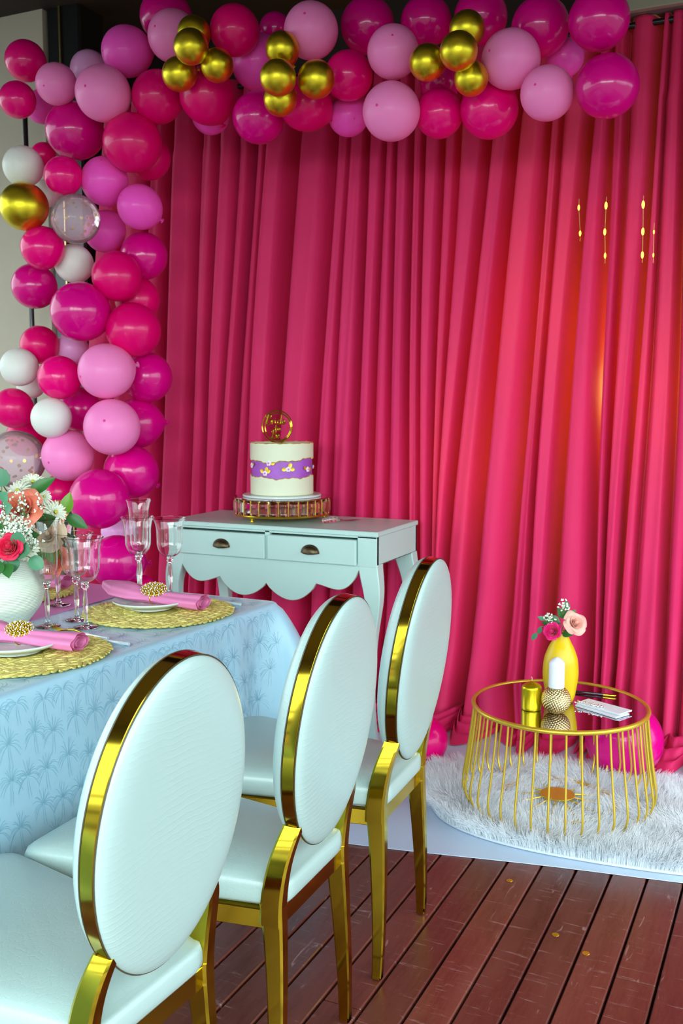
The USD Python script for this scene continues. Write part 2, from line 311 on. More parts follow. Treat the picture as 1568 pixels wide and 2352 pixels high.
M['bC'] = usdkit.material(stage, '/World/Looks/clear_latex', {'fr': ('fresnel', {'IOR': 1.22}), 'tr': ('transparent_bsdf', {'color': (0.93, 0.84, 0.89)}), 'df': ('diffuse_bsdf', {'color': (0.95, 0.78, 0.86)}), 'm1': ('mix_closure', {'fac': 0.30}),
         'gl': ('glossy_bsdf', {'color': (1, 1, 1), 'roughness': 0.04}), 'm2': ('mix_closure', {})}, [('tr.BSDF', 'm1.closure1'), ('df.BSDF', 'm1.closure2'), ('m1.closure', 'm2.closure1'), ('gl.BSDF', 'm2.closure2'), ('fr.fac', 'm2.fac')], surface='m2.closure')

# ================================================================== the setting
floor = thing('floor', kind='structure')
PW, GAP, X0 = 0.1008, 0.0065, -0.875
struct('subfloor', bbox(-6.2, 2.6, -3.0, 5.0, -0.10, -0.034), M['dark'], floor)
r = np.random.default_rng(3)
for k in range(-44, 31):
    xa, xb = X0 + k * PW + GAP / 2, X0 + (k + 1) * PW - GAP / 2
    cuts = [-2.4] + sorted([(-0.2 + (k * 1.37) % 1.5) % 1.7 + 0.35 + 2.35 * j for j in range(-1, 2)]) + [4.9]
    if k == 5: cuts = [-2.4, 0.5, 2.365, 4.9]
    if k == 7: cuts = [-2.4, 0.2, 1.8, 4.9]
    cuts = [c for c in cuts if c == -2.4 or c > -2.0]
    for a, b in zip(cuts[:-1], cuts[1:]):
        if xb < -3.6 and b < 1.0: continue
        obj('plank', bbox(xa, xb, a + .0012, b - .0012, -0.026 + 0.0012 * r.random(), 0.0, 0.003), M['deck'], floor, smooth=False)
for yb in np.arange(-2.2, 4.9, 0.55): obj('joist', bbox(-6.0, 2.5, yb, yb + .045, -0.036, -0.027, .001), M['dark'], floor, smooth=False)
struct('ground', bbox(-40, 40, -40, 40, -0.4, -0.16, .01), mat('grey_paving', lin(120, 118, 108), .8, vary=.2, vscale=.5))
struct('wall_back', bbox(-6.2, 2.6, 4.85, 5.0, -0.03, 3.45), M['dark_brown'])
struct('wall_left', bbox(-6.2, -3.66, 4.2, 4.4, -0.03, 3.45), M['beige'])
struct('ceiling', bbox(-6.2, 1.5, -1.2, 3.0, 3.42, 3.5), mat('pale_ceiling', lin(150, 140, 128), .7, vary=.1))
struct('trim_7', bbox(-6.2, 1.5, 3.0, 5.0, 3.40, 3.5), M['ceiling'])
struct('trim_1', bbox(-0.9, 1.5, 4.10, 4.6, 2.905, 3.42), M['soffit'])
struct('trim_2', bbox(-0.9, 1.5, 4.085, 4.12, 2.885, 2.93, .004), mat('pale_soffit_edge', lin(150, 152, 130), .5))
struct('trim_3', bbox(1.35, 1.5, -1.2, 4.6, 2.55, 3.42), M['soffit'])
struct('trim_4', bbox(-6.2, 1.5, -1.2, -1.05, 2.55, 3.42), M['soffit'])
struct('trim_5', MB().add(bbox(-3.655, -3.44, 4.22, 4.42, -0.03, 3.42, .012)), M['black_metal'])
struct('trim_6', bbox(-3.565, -3.553, 4.205, 4.222, -0.03, 3.42, .003), M['brass_strip'])

for k, x in enumerate((-3.2, -1.6, 0.0)): struct(f'trim_{k + 8}', bbox(x, x + .09, -1.17, -1.08, 0, 2.55, .006), M['dark_brown'])
for k, z in enumerate((.22, .58, .95)): struct(f'trim_{k + 11}', bbox(-6.2, 1.5, -1.15, -1.10, z, z + .06, .006), M['dark_brown'])
# white vinyl laid on the deck
def sheet_mesh():
    nu, nv = 60, 40; P = np.zeros((nu, nv, 3))
    for i, u in enumerate(np.linspace(0, 1, nu)):
        x = -1.95 + 3.35 * u; yf = 2.756 + (x + 1.271) * 0.181 * (1 if x > -1.271 else .35) + 0.004 * math.sin(x * 7)
        for j, v in enumerate(np.linspace(0, 1, nv)):
            y = yf + (4.45 - yf) * v
            P[i, j] = (x, y, 0.0035 + 0.002 * math.sin(x * 5 + y * 3) * v)
    top = gridmesh(P, flip=False); m = MB().add(top)
    Q = P.copy(); Q[..., 2] = 0.001; m.add(gridmesh(Q, flip=True))
    m.add(gridmesh(np.stack([P[:, 0], Q[:, 0]], 1), flip=True)); m.add(gridmesh(np.stack([P[0], Q[0]], 1), flip=False))
    return m
obj('backdrop_sheet', sheet_mesh(), M['sheet'], smooth=40, label='white vinyl sheet spread on the wooden deck in front of the curtain', cat='floor sheet')

# backdrop frame and curtains
st = thing('backdrop_stand', 'thin black upright pole and crossbar that hold the raspberry curtain', 'backdrop stand', (-3.66, 4.05, 0))
obj('upright', tube([(0, 0, .02), (0, 0, 2.90)], .013, 12), M['black_metal'], st); obj('upright', tube([(4.9, .17, .02), (4.9, .17, 2.89)], .013, 12), M['black_metal'], st)
obj('crossbar', tube([(0, 0, 2.90), (.25, .17, 2.875), (4.9, .17, 2.875)], .012, 12), M['black_metal'], st)
obj('base_plate', bbox(-.2, .2, -.14, .14, .002, .022, .004), M['black_metal'], st); obj('base_plate', bbox(4.7, 5.1, 0, .28, .006, .024, .004), M['black_metal'], st)

# valleys between folds: (x at z 2.3, x at z 1.0, depth of the crease)
FOLDS = [(-3.378, -3.526, 1), (-3.183, -3.309, 0.8), (-3.036, -3.132, 0.8), (-2.923, -3.009, 1.2), (-2.736, -2.803, 0.9), (-2.635, -2.714, 1.1), (-2.535, -2.629, 0.6), (-2.444, -2.55, 1.7), (-2.379, -2.481, 0.7), (-2.232, -2.336, 1.5), (-2.019, -2.103, 1.3), (-1.942, -2.021, 0.25), (-1.848, -1.909, 1.2), (-1.769, -1.818, 0.9), (-1.71, -1.741, 0.5), (-1.633, -1.639, 1.3), (-1.574, -1.581, 0.7), (-1.494, -1.518, 1.0), (-1.432, -1.479, 0.5), (-1.304, -1.426, 1.0), (-1.184, -1.291, 1.2), (-1.038, -1.129, 1.1), (-0.995, -1.053, 0.6), (-0.872, -0.964, 1.5), (-0.787, -0.797, 1.0)]
FOLDS2 = [(-0.783, -0.785, 0.8), (-0.726, -0.745, 0.8), (-0.617, -0.672, 1.3), (-0.577, -0.617, 0.5), (-0.499, -0.495, 0.9), (-0.397, -0.416, 0.6), (-0.322, -0.325, 1.0), (-0.212, -0.223, 0.5), (-0.139, -0.149, 1), (-0.045, -0.027, 0.6), (0.048, 0.069, 1), (0.149, 0.185, 0.6), (0.26, 0.298, 1), (0.357, 0.409, 0.6), (0.473, 0.527, 1)]
def curtain(folds, seed):
    g = np.random.default_rng(seed); F = np.array(folds); n = len(F); K = 18
    wid = np.diff(F[:, 0]); depth = np.array([min(.085, .42 * w + .016) for w in wid]) * (0.85 + .3 * g.random(n - 1)); ph = g.random(n) * 6.28; skew = g.uniform(.62, .95, n); sub = g.uniform(-1, 1, (n, 3))
    zs = np.r_[np.linspace(2.90, .16, 70), np.linspace(.13, .025, 8)]; npool = 26
    cols = [(i, t) for i in range(n - 1) for t in np.arange(K) / K] + [(n - 2, 1.0)]; P = np.zeros((len(cols), len(zs) + npool, 3))
    def bx(i, z): k = (2.3 - z) / 1.3; k = k if k < 1 else 1 + (k - 1) * .8; return F[i, 0] + (F[i, 1] - F[i, 0]) * k + .006 * math.sin(2.3 * z + ph[i]) * (z < 2.6)
    for c, (i, t) in enumerate(cols):
        lobe = math.sin(PI * min(max(t ** skew[i], 0), 1)) ** .48
        va, vb = F[i, 2], F[i + 1, 2]; cr = .14 * (va * max(0, 1 - t * (5.0 - va)) ** 1.3 + vb * max(0, 1 - (1 - t) * (4.4 - vb)) ** 1.2)
        for r_, z in enumerate(zs):
            h = 2.9 - z; k = min(1.0, .6 + .3 * h); xl, xr = bx(i, z), bx(i + 1, z); w = xr - xl
            x = xl + w * t; soft = .010 * sub[i, 0] * math.sin(2 * PI * t + 1.1 * h) + .005 * sub[i, 1] * math.sin(4 * PI * t + 2.0 * h + ph[i])
            y = 4.225 - depth[i] * lobe * k * (1 + .18 * math.sin(1.1 * h + ph[i] * 2)) + cr * k + soft * min(1, w / .1) * math.sin(PI * t)
            if z < 1.1: y += .004 * (1.1 - z) * math.sin(23 * z + 9 * x) * math.sin(PI * t)
            fwd = max(0, .5 - z); y -= .13 * fwd * fwd / .25 * (.4 + .6 * meshkit.noise(np.array([x * 4, 0.3, seed]), 5))
            P[c, r_] = (x, y, z)
        x0, y0, _ = P[c, len(zs) - 1]
        L = .20 + .22 * meshkit.noise(np.array([x0 * 2.6, 1.7, 0.2]), seed) + .03 * math.sin(x0 * 17)
        for q in range(npool):
            s = (q + 1) / npool; d = s * L
            w1, w2 = meshkit.noise(np.array([x0 * 3.1, 0.2, 4.0]), seed), meshkit.noise(np.array([x0 * 8.0, d * 5, 1.0]), seed + 3)
            z = .010 + (1 - s) ** .6 * (.058 * (.5 + .5 * math.sin(d * 62 + 9 * w1 + 4 * w2)) ** 1.4 * (.45 + .9 * w2) * min(1, s * 5) + .03 * w1)
            P[c, len(zs) + q] = (x0 + .25 * d * math.sin(5 * x0 + 1), y0 - d, max(z, .010) if q < npool - 1 else .007)
    return gridmesh(P, flip=True)
obj('curtain', curtain(FOLDS, 11), M['curtain'], smooth=True, label='wide pleated raspberry pink curtain hanging behind the cake console, left of the slit', cat='curtain')
obj('curtain', curtain(FOLDS2, 23), M['curtain'], smooth=True, label='pleated raspberry pink curtain right of the slit, behind the gold wire table', cat='curtain')

# fairy lights in the folds
cluster = [(-0.878, 4.125, 2.172, 1), (-0.870, 4.125, 2.071, 1), (-0.766, 4.10, 2.167, 1.3), (-0.768, 4.10, 2.066, 1.2), (-0.764, 4.10, 1.974, 1), (-0.624, 4.10, 2.159, 1.35), (-0.622, 4.10, 2.057, 1.3), (-0.621, 4.10, 1.968, 1.2), (-0.582, 4.11, 2.054, .7), (-0.581, 4.11, 1.966, .7), (-0.829, 4.11, 2.168, .5), (-0.948, 4.11, 2.178, .5)]
strands = [('leftmost', [0, 1]), ('second from left', [2, 3, 4]), ('third from left', [5, 6, 7]), ('rightmost', [8, 9])]
for nm, ids in strands:
    pts = [cluster[i] for i in ids]; x, y, z, s = pts[0]
    t = thing('fairy_light_strand', f'short strand of warm fairy lights on the curtain, {nm} of four', 'fairy lights', (x, y, z))
    obj('wire', tube([(0, -.004, .035)] + [(p[0] - x, p[1] - y - .004, p[2] - z) for p in pts] + [(pts[-1][0] - x, -.004, pts[-1][2] - z - .03)], .0011, 5), M['wire_copper'], t)
    for p in pts: obj('bulb', ball(.0055 * p[3], 2, (p[0] - x, p[1] - y - .006, p[2] - z), (.75, .75, 2.0)), M['bulb'], t)

# ================================================================== chairs
CA, CB, CZ, TILT = 0.187, 0.257, 0.762, 0.122
N_ = np.array([math.cos(TILT), 0, -math.sin(TILT)]); V_ = np.array([math.sin(TILT), 0, math.cos(TILT)]); RC = np.array([0.27, 0, CZ])
def on_back(a, rho, off): # angle, (ra, rb) radii, offset along rear normal
    return RC + np.stack([0 * a, rho[0] * np.cos(a), 0 * a], -1) + (rho[1] * np.sin(a))[..., None] * V_ + off * N_
def oval_band(ra, rb, th, d0, d1, n=96, c=.0018):
    a = np.arange(n) * 2 * PI / n
    sec = [(-th, d0 + c), (-th + c, d0), (-c, d0), (0, d0 + c), (0, d1 - c), (-c, d1), (-th + c, d1), (-th, d1 - c), (-th, d0 + c)]
    P = np.stack([on_back(a, (ra + s[0], rb + s[0]), s[1]) for s in sec], 1); return gridmesh(P, True, flip=True)
def oval_pad(ra, rb, off, hgt, sign, pw=5.0, n=80, k=18):
    a = np.arange(n) * 2 * PI / n; rho = np.sin(np.linspace(0, PI / 2, k)) ** .8
    P = np.stack([on_back(a, (ra * max(q, 1e-4), rb * max(q, 1e-4)), off + sign * hgt * (1 - q ** pw) ** .5) for q in rho], 1)
    P[:, -1] = on_back(a, (ra, rb), off); extra = on_back(a, (ra - .004, rb - .004), off - sign * .008)[:, None]
    return gridmesh(np.concatenate([P, extra], 1), True, flip=sign < 0)
def cushion():
    hw0, hw1, xr, xf, R = .150, .236, .226, -.358, .036
    from shapely.geometry import Polygon
    poly = Polygon([(xr - R, -hw0 + R), (xr - R, hw0 - R), (xf + R, hw1 - R), (xf + R, -hw1 + R)]).buffer(R, 12)
    n = 96; ring = np.array([poly.exterior.interpolate(i / n, normalized=True).coords[0] for i in range(n)]); c = np.array([-.03, 0.0])
    lv = [(.90, .422), (.975, .424), (.995, .431), (1.0, .442), (.998, .458), (.985, .469), (.955, .477), (.90, .483), (.80, .489), (.6, .495), (.35, .499), (.001, .500)]
    P = np.stack([np.c_[c + (ring - c) * s, np.full(n, z)] for s, z in lv], 1)
    P[..., 2] += np.where(P[..., 2] > .475, -.012 * np.clip((P[..., 0] - .05) / .2, 0, 1) ** 2, 0)
    return gridmesh(P, True, flip=Polygon(ring).exterior.is_ccw is False)
def make_chair(label, loc, rotz):
    t = thing('dining_chair', label, 'chair', loc, rotz, group=None)
    obj('back_frame', oval_band(CA, CB, .012, -.026, 0), M['gold'], t, smooth=30)
    obj('back_panel', oval_pad(CA - .0015, CB - .0015, .0005, .015, 1, 9.0), M['leather_back'], t, smooth=True)
    obj('backrest', oval_pad(CA - .002, CB - .002, -.0255, .046, -1, 5.0), M['leather_back'], t, smooth=True)
    a = np.arange(96) * 2 * PI / 96
    obj('piping', tube(on_back(a, (CA - .0008, CB - .0008), .0010), .0013, 5, closed=True), M['piping'], t); obj('piping', tube(on_back(a, (CA - .0008, CB - .0008), -.0268), .0013, 5, closed=True), M['piping'], t)
    obj('seat', cushion(), M['leather'], t, smooth=True)
    for s in (-1, 1):
        post = curve([(.200, s * .148, .390), (.202, s * .149, .44), (.211, s * .147, .50), (.224, s * .140, .55), (.235, s * .127, .588)], 14)
        obj('back_post', sq_sweep(post, np.linspace(.050, .038, 14), np.linspace(.031, .022, 14)), M['gold'], t, smooth=25)
        leg = curve([(.200, s * .148, .430), (.206, s * .150, .34), (.213, s * .159, .18), (.213, s * .170, .003)], 14)
        obj('leg', sq_sweep(leg, np.linspace(.050, .024, 14), np.linspace(.031, .020, 14)), M['gold'], t, smooth=25)
        fl = curve([(-.325, s * .214, .428), (-.327, s * .215, .3), (-.329, s * .212, .15), (-.335, s * .206, .003)], 12)
        obj('leg', sq_sweep(fl, np.linspace(.044, .024, 12), np.linspace(.040, .022, 12)), M['gold'], t, smooth=25)
        obj('seat_rail', bar((.192, s * .148, .400), (-.308, s * .214, .400), .018, .040), M['gold'], t, smooth=25)
    obj('seat_rail', bar((.203, -.138, .400), (.203, .138, .400), .020, .040), M['gold'], t, smooth=25); obj('seat_rail', bar((-.325, -.20, .400), (-.325, .20, .400), .020, .040), M['gold'], t, smooth=25)
    return t
def chair_loc(x, y, a): return (x - .27 * math.cos(a), y - .27 * math.sin(a), 0)
ch = make_chair('white oval-back chair with gold frame nearest the camera, cut by the picture edge', chair_loc(-.864, 1.238, -.045), -.045)
dup(ch, 'dining_chair', 'white oval-back chair with gold frame, middle one of the row along the table', 'chair', chair_loc(-.832, 1.758, .02), .02)
dup(ch, 'dining_chair', 'white oval-back chair with gold frame farthest along the table, beside the fur rug', 'chair', chair_loc(-.841, 2.282, .04), .04)

# ================================================================== dining table
TX0, TX1, TY0, TY1, TZ, SH = -2.58, -1.533, 0.35, 2.772, 0.762, 0.042   # SH: the table stands a little askew
t = thing('dining_table', 'long dining table hidden under the pale blue damask cloth', 'table', ((TX0 + TX1) / 2 + ((TY0 + TY1) / 2 - 2.4) * SH, (TY0 + TY1) / 2, 0), rotz=-SH)
hx, hy = (TX1 - TX0) / 2 - .015, (TY1 - TY0) / 2 - .035
obj('tabletop', bbox(-hx, hx, -hy, hy, .725, .757, .006), M['dark_brown'], t)
for sx in (-1, 1):
    for sy in (-1, 1): obj('leg', sq_sweep([(sx * (hx - .08), sy * (hy - .08), .73), (sx * (hx - .08), sy * (hy - .08), .002)], .05, .05), M['dark_brown'], t)
def perim():
    from shapely.geometry import box as sbox
    R = .03; ring = sbox(TX0 + R, TY0 + R, TX1 - R, TY1 - R).buffer(R, 10).exterior; Lp = ring.length; n = 700
    s = np.arange(n) / n * Lp; p = np.array([ring.interpolate(x).coords[0] for x in s]); p[:, 0] += (p[:, 1] - 2.4) * SH; tg = np.roll(p, -1, 0) - np.roll(p, 1, 0); tg /= np.linalg.norm(tg, axis=1, keepdims=True)
    nr = np.c_[tg[:, 1], -tg[:, 0]]; c = p.mean(0)
    if ((p - c) * nr).sum() < 0: nr = -nr
    return s, p, nr, Lp
PS, PP, PN, PL = perim()
CORN = [np.argmin(np.linalg.norm(PP - np.array([c[0] + (c[1] - 2.4) * SH, c[1]]), axis=1)) for c in ((TX1, TY1), (TX0, TY1), (TX0, TY0), (TX1, TY0))]
g = np.random.default_rng(5); FPH = g.random(8) * 6.28
def skirt_off(i, h):
    q = h / .74; s = PS[i]
    dc = min(min(abs(s - PS[c]), PL - abs(s - PS[c])) for c in CORN)
    o = .006 + .035 * q ** 1.1 + .018 * q * (math.sin(s * 9.5 + FPH[0]) + .6 * math.sin(s * 17 + FPH[1]))
    e = 1 - math.exp(-h / .20); o += .16 * e * math.exp(-abs(dc / .060) ** 1.4) - .035 * e * q ** .5 * math.exp(-((dc - .15) / .045) ** 2) + .045 * q * math.exp(-((dc - .25) / .05) ** 2) - .02 * q * math.exp(-((dc - .36) / .05) ** 2) + .025 * q * math.exp(-((dc - .50) / .07) ** 2)
    return o
HS = np.r_[0, .004, .010, .02, np.linspace(.04, .742, 30)]
def cloth_mesh():
    n = len(PS); rows = []
    rows.append(np.c_[PP - PN * .016, np.full(n, TZ)]); rows.append(np.c_[PP - PN * .006, np.full(n, TZ - .0012)])
    for h in HS:
        o = np.array([skirt_off(i, h) for i in range(n)]) * min(1, h / .02 + .15)
        rows.append(np.c_[PP + PN * o[:, None], np.full(n, TZ - .005 - h)])
    P = np.stack(rows, 1); m = MB().add(gridmesh(P, True, flip=False))
    c = np.array([[PP[:, 0].mean(), PP[:, 1].mean(), TZ]]); v = np.vstack([c, rows[0]]); f = [[0, 1 + i, 1 + (i + 1) % n] for i in range(n)]
    return m.add((v, np.array(f)))
cl = thing('tablecloth', 'pale blue damask tablecloth woven with palm trees, draped over the long table', 'tablecloth')
obj('cloth', cloth_mesh(), M['cloth'], cl, smooth=50)
def palm_strokes(rg):
    out = []; n = 15
    for k in range(n):
        a = math.radians(-128 + 256 * (k + .5) / n) + rg.normal(0, .06); L = .046 * (1.0 - .12 * abs(math.sin(a))) * rg.uniform(.85, 1.1)
        t = np.linspace(0.06, 1, 7); sx = math.sin(a); sy = math.cos(a)
        x = L * sx * t * (1 - .12 * t); y = L * (sy * t + .14 * abs(sx) * np.sin(PI * t)) - .012 * abs(sx) * t ** 2.2; out.append((np.c_[x, -y], .0012))
    t = np.linspace(.05, 1, 5)
    for o in (-.0022, .0022): out.append((np.c_[.004 * t ** 2 + o * (1 + t), .052 * t], .0011))
    return out
def palms():
    rg = np.random.default_rng(9); m = MB()
    def ribbon(P, Nn, w):
        tg = np.gradient(P, axis=0); side = np.cross(tg, Nn); side /= np.linalg.norm(side, axis=1, keepdims=True) + 1e-12
        ww = w * np.array([.7] + [1] * (len(P) - 2) + [.35])[:, None] / 2
        m.add(gridmesh(np.stack([P - side * ww, P + side * ww], 1)))
    iR = [i for i in range(len(PS)) if PN[i][0] > .985]; i0 = min(iR, key=lambda i: PP[i][1]); sgn = 1 if PP[(i0 + 2) % len(PS)][1] > PP[i0][1] else -1
    step = PL / len(PS)
    order = sorted(iR, key=lambda i: PP[i][1]); yy = np.array([PP[i][1] for i in order])
    def surf(y, h):
        k = int(np.clip(np.searchsorted(yy, y) - 1, 0, len(yy) - 2)); f = (y - yy[k]) / (yy[k + 1] - yy[k]); e = min(1, max(h, 0) / .02 + .15); x = 0.0
        for i, w in ((order[k], 1 - f), (order[k + 1], f)): x += w * (PP[i][0] + PN[i][0] * skirt_off(i, max(h, .001)) * e)
        return np.array([x + .0010, y, TZ - .005 - h])
    for row in range(9):
        for col in range(26):
            y0 = 1.17 + col * .068 + (.034 if row % 2 else 0) + rg.normal(0, .006); h0 = .020 + row * .088 + rg.normal(0, .008)
            if y0 > TY1 - .05: continue
            flip = rg.choice([-1, 1])
            for q, w in palm_strokes(rg):
                hh = h0 + q[:, 1]
                if hh.min() < .002 or hh.max() > .73 or (y0 + q[:, 0]).max() > TY1 - .035: continue
                P = np.array([surf(y0 + flip * a, h) for a, h in zip(q[:, 0], hh)]); ribbon(P, np.array([1.0, 0, 0]), w)
    for row in range(9):
        for col in range(24):
            y0 = 1.25 + col * .068 + (.034 if row % 2 else 0) + rg.normal(0, .005); x0 = TX1 + (y0 - 2.4) * SH - .055 - row * .09 + rg.normal(0, .005)
            for q, w in palm_strokes(rg):
                P = np.c_[x0 - q[:, 1], y0 + q[:, 0], np.full(len(q), TZ + .0006)]
                if (P[:, 0] - (P[:, 1] - 2.4) * SH).max() > TX1 - .018 or P[:, 1].max() > TY1 - .02: continue
                ribbon(P, np.array([0, 0, 1.0]), w)
    return m
obj('woven_palm_motif', palms(), M['cloth_motif'], cl, smooth=False, kind='stuff')
# runner
def runner():
    P = np.zeros((8, 60, 3))
    for i, x in enumerate(np.linspace(-2.34, -2.035, 8)):
        for j, y in enumerate(np.linspace(.4, 2.75, 60)): P[i, j] = (x + .004 * math.sin(y * 3), y, TZ + .0026 + .0010 * math.sin(x * 60 + y * 9))
    return MB().add(gridmesh(P)).add(gridmesh(P - [0, 0, .0016], flip=True)).add(gridmesh(np.stack([P[-1], P[-1] - [0, 0, .0016]], 1), flip=True))
obj('table_runner', runner(), M['runner'], smooth=40, label='pink satin runner along the middle of the pale blue table, under the vase', cat='table runner')
ZT = TZ + .0012
# placemats
def make_mat(label, loc, rotz):
    t = thing('placemat', label, 'placemat', loc, rotz); rg = np.random.default_rng(2)
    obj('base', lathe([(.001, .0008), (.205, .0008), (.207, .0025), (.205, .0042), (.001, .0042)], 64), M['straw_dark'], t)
    _b = tube([(-1, 0, 0), (-.8, 0, .1), (0, 0, .25), (.8, 0, .1), (1, 0, 0)], [.25, .8, 1.0, .8, .25], 6); S, F = np.array(_b[0]), np.array(_b[1])
    for ri, R in enumerate((.075, .098, .121, .144, .167, .190, .208)):
        m = MB(); n = int(2 * PI * R / .0165)
        for k in range(n):
            for side in (-1, 1):
                a = 2 * PI * (k + .5 * (side > 0)) / n + rg.normal(0, .003); tilt = side * .62 + rg.normal(0, .12)
                L = .0190 * rg.uniform(.85, 1.2); W = .0058; H = .0046 * rg.uniform(.8, 1.3)
                v = S * [L, W, H]; c, s = math.cos(tilt), math.sin(tilt); v = v @ np.array([[c, s, 0], [-s, c, 0], [0, 0, 1]])
                rr = R + side * .0056; c, s = math.cos(a + PI / 2), math.sin(a + PI / 2)
                v = v @ np.array([[c, s, 0], [-s, c, 0], [0, 0, 1]]) + [rr * math.cos(a), rr * math.sin(a), .0045 + .0012 * (k % 2)]
                m.add((v, F))
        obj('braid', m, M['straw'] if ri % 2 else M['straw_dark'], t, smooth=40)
    return t
pm = make_mat('round braided straw placemat at the nearest place setting, cut by the left picture edge', (-1.775, 1.880, ZT), 0)
dup(pm, 'placemat', 'round braided straw placemat at the table corner setting beside the middle chair', 'placemat', (-1.756, 2.450, ZT), .4)
dup(pm, 'placemat', 'round braided straw placemat on the far side, seen between vase and glasses', 'placemat', (-2.395, 2.50, ZT), 1.1)
ZM = ZT + .0092
def make_plate(label, loc):
    t = thing('plate', label, 'plate', loc)
    obj('dish', lathe(smooth_prof([(.001, .006), (.070, .006), (.088, .011), (.112, .021), (.1175, .0265), (.1165, .0285), (.108, .0235), (.086, .0145), (.074, .010), (.001, .010)], 5), 72), M['china'], t, smooth=True)
    obj('foot_ring', lathe([(.060, .006), (.060, 0), (.066, 0), (.068, .0065)], 48), M['china'], t)
    return t
pl = make_plate('white china plate at the nearest place setting, under the left napkin', (-1.795, 1.888, ZM))
dup(pl, 'plate', 'white china plate at the table corner setting, under a pink napkin', 'plate', (-1.800, 2.470, ZM))
dup(pl, 'plate', 'white china plate on the far side setting, mostly behind the vase', 'plate', (-2.43, 2.49, ZM))
# napkins
def napkin_mesh(seed):
    rg = np.random.default_rng(seed); X = np.linspace(-.185, .178, 64); nt = 120; th = np.linspace(0, 2 * PI * 2.6, nt)
    wy = np.interp(X, [-.185, -.165, -.12, -.07, -.02, .01, .05, .11, .178], [.006, .034, .064, .056, .031, .025, .033, .041, .044])
    wz = np.interp(X, [-.185, -.165, -.12, -.07, -.02, .01, .05, .11, .178], [.005, .015, .026, .027, .021, .018, .022, .024, .026])
    zc = np.interp(X, [-.185, -.12, -.05, .01, .1, .178], [.052, .038, .027, .0185, .016, .0150])
    P = np.zeros((len(X), nt, 3)); ph = rg.random(4) * 6.28
    for i, x in enumerate(X):
        rho = .30 + .70 * th / th[-1]; fold = 1 + .07 * np.sin(4 * th + ph[0] + 6 * x) + .05 * np.sin(7 * th + ph[1] - 9 * x)
        o = th > th[-1] - 2 * PI; k = np.where(o, fold, 1 + .3 * (fold - 1))
        P[i, :, 0] = x + .006 * rho * math.cos(x * 9); P[i, :, 1] = wy[i] * rho * k * np.cos(th + .6) + .010 * math.sin(x * 6); P[i, :, 2] = np.maximum(zc[i] + wz[i] * rho * k * np.sin(th + .6), .0006 - (.006 if x > .12 else 0) + .012 * (x < -.14))
    return gridmesh(P)
def make_napkin(label, loc, rotz, seed):
    t = thing('napkin', label, 'napkin', loc, rotz); obj('roll', napkin_mesh(seed), M['napkin'], t, smooth=True); return t
ZN = ZM + .0110
nap = make_napkin('rolled pink cloth napkin on the nearest plate, cut by the left picture edge', (-1.808, 1.915, ZN), .10, 1)
dup(nap, 'napkin', 'rolled pink cloth napkin on the plate at the table corner', 'napkin', (-1.800, 2.485, ZN), -.01)
dup(nap, 'napkin', 'rolled pink cloth napkin on the far side, its swirl peeping out beside the vase', 'napkin', (-2.40, 2.56, ZN), .1)
def make_ring(label, loc, rotz):
    t = thing('napkin_ring', label, 'napkin ring', loc, rotz, scale=.90); a = np.arange(40) * 2 * PI / 40
    obj('band', tube(np.stack([0 * a, .0275 * np.cos(a), .0205 * np.sin(a) + .0185], 1), .0016, 6, closed=True), M['gold_satin'], t)
    m = MB(); s = MB(); rg = np.random.default_rng(4); k = 0
    R = rot_to((.20, -.62, .75)); c = np.array([.004, -.010, .046])
    for ring, nn in ((0, 1), (.006, 7), (.012, 12), (.018, 17), (.024, 22), (.030, 27), (.035, 31)):
        for q in range(nn):
            a0 = 2 * PI * q / nn + ring * 40; p = np.array([ring * math.cos(a0) * 1.15, ring * math.sin(a0) * .78, .008 * (1 - (ring / .036) ** 2)])
            (s if k % 2 else m).add(ball((.0026 if k % 2 else .0021), 1, c + R @ p)); k += 1
    disc = ball(1, 3); disc.vertices = (disc.vertices * [.036, .025, .004]) @ R.T + c
    obj('brooch', MB().add(disc).add(m), M['gold_satin'], t); obj('rhinestones', s, M['rhinestone'], t, smooth=False); return t
nr = make_ring('gold rhinestone napkin ring on the nearest napkin, left of the fork', (-1.803, 1.915, ZN), .10)
dup(nr, 'napkin_ring', 'gold rhinestone napkin ring on the napkin at the table corner', 'napkin ring', (-1.795, 2.484, ZN), -.01)
# cutlery
def make_fork(label, loc, rotz):
    t = thing('fork', label, 'fork', loc, rotz); m = MB()
    for k in range(4):
        y = (k - 1.5) * .0055; m.add(tube(curve([(-.100, y, .016), (-.085, y, .008), (-.068, y, .005), (-.054, y, .006)], 8), np.array([.0008, .0012, .0014, .0014, .0014, .0014, .0014, .0014]), 6))
    m.add(hull([(-.056, y, z) for y in (-.0098, .0098) for z in (.0045, .0075)] + [(-.034, y, z) for y in (-.003, .003) for z in (.007, .0095)]))
    m.add(tube(curve([(-.038, 0, .0085), (-.015, 0, .0115), (.005, 0, .010), (.02, 0, .0065)], 8), .0026, 8))
    obj('head', m, M['gold_satin'], t, label='gold fork head with four tines')
    obj('handle', tube([(.018, 0, .0065), (.03, 0, .006), (.09, 0, .005), (.120, 0, .005)], [.0030, .0042, .0050, .0046], 10), M['handle_clear'], t, label='pearly white handle'); return t
def make_knife(label, loc, rotz):
    t = thing('knife', label, 'knife', loc, rotz)
    obj('blade', hull([(-.125, -.003, .003), (-.125, .004, .003), (-.11, -.008, .003), (.01, -.007, .003), (.01, .006, .003), (-.12, 0, .0045), (.01, 0, .0055)]), M['gold_satin'], t, label='gold blade')
    obj('handle', tube([(.008, 0, .0045), (.02, 0, .005), (.08, 0, .005), (.115, 0, .005)], [.0034, .0044, .0050, .0046], 10), M['handle_clear'], t, label='pearly white handle'); return t
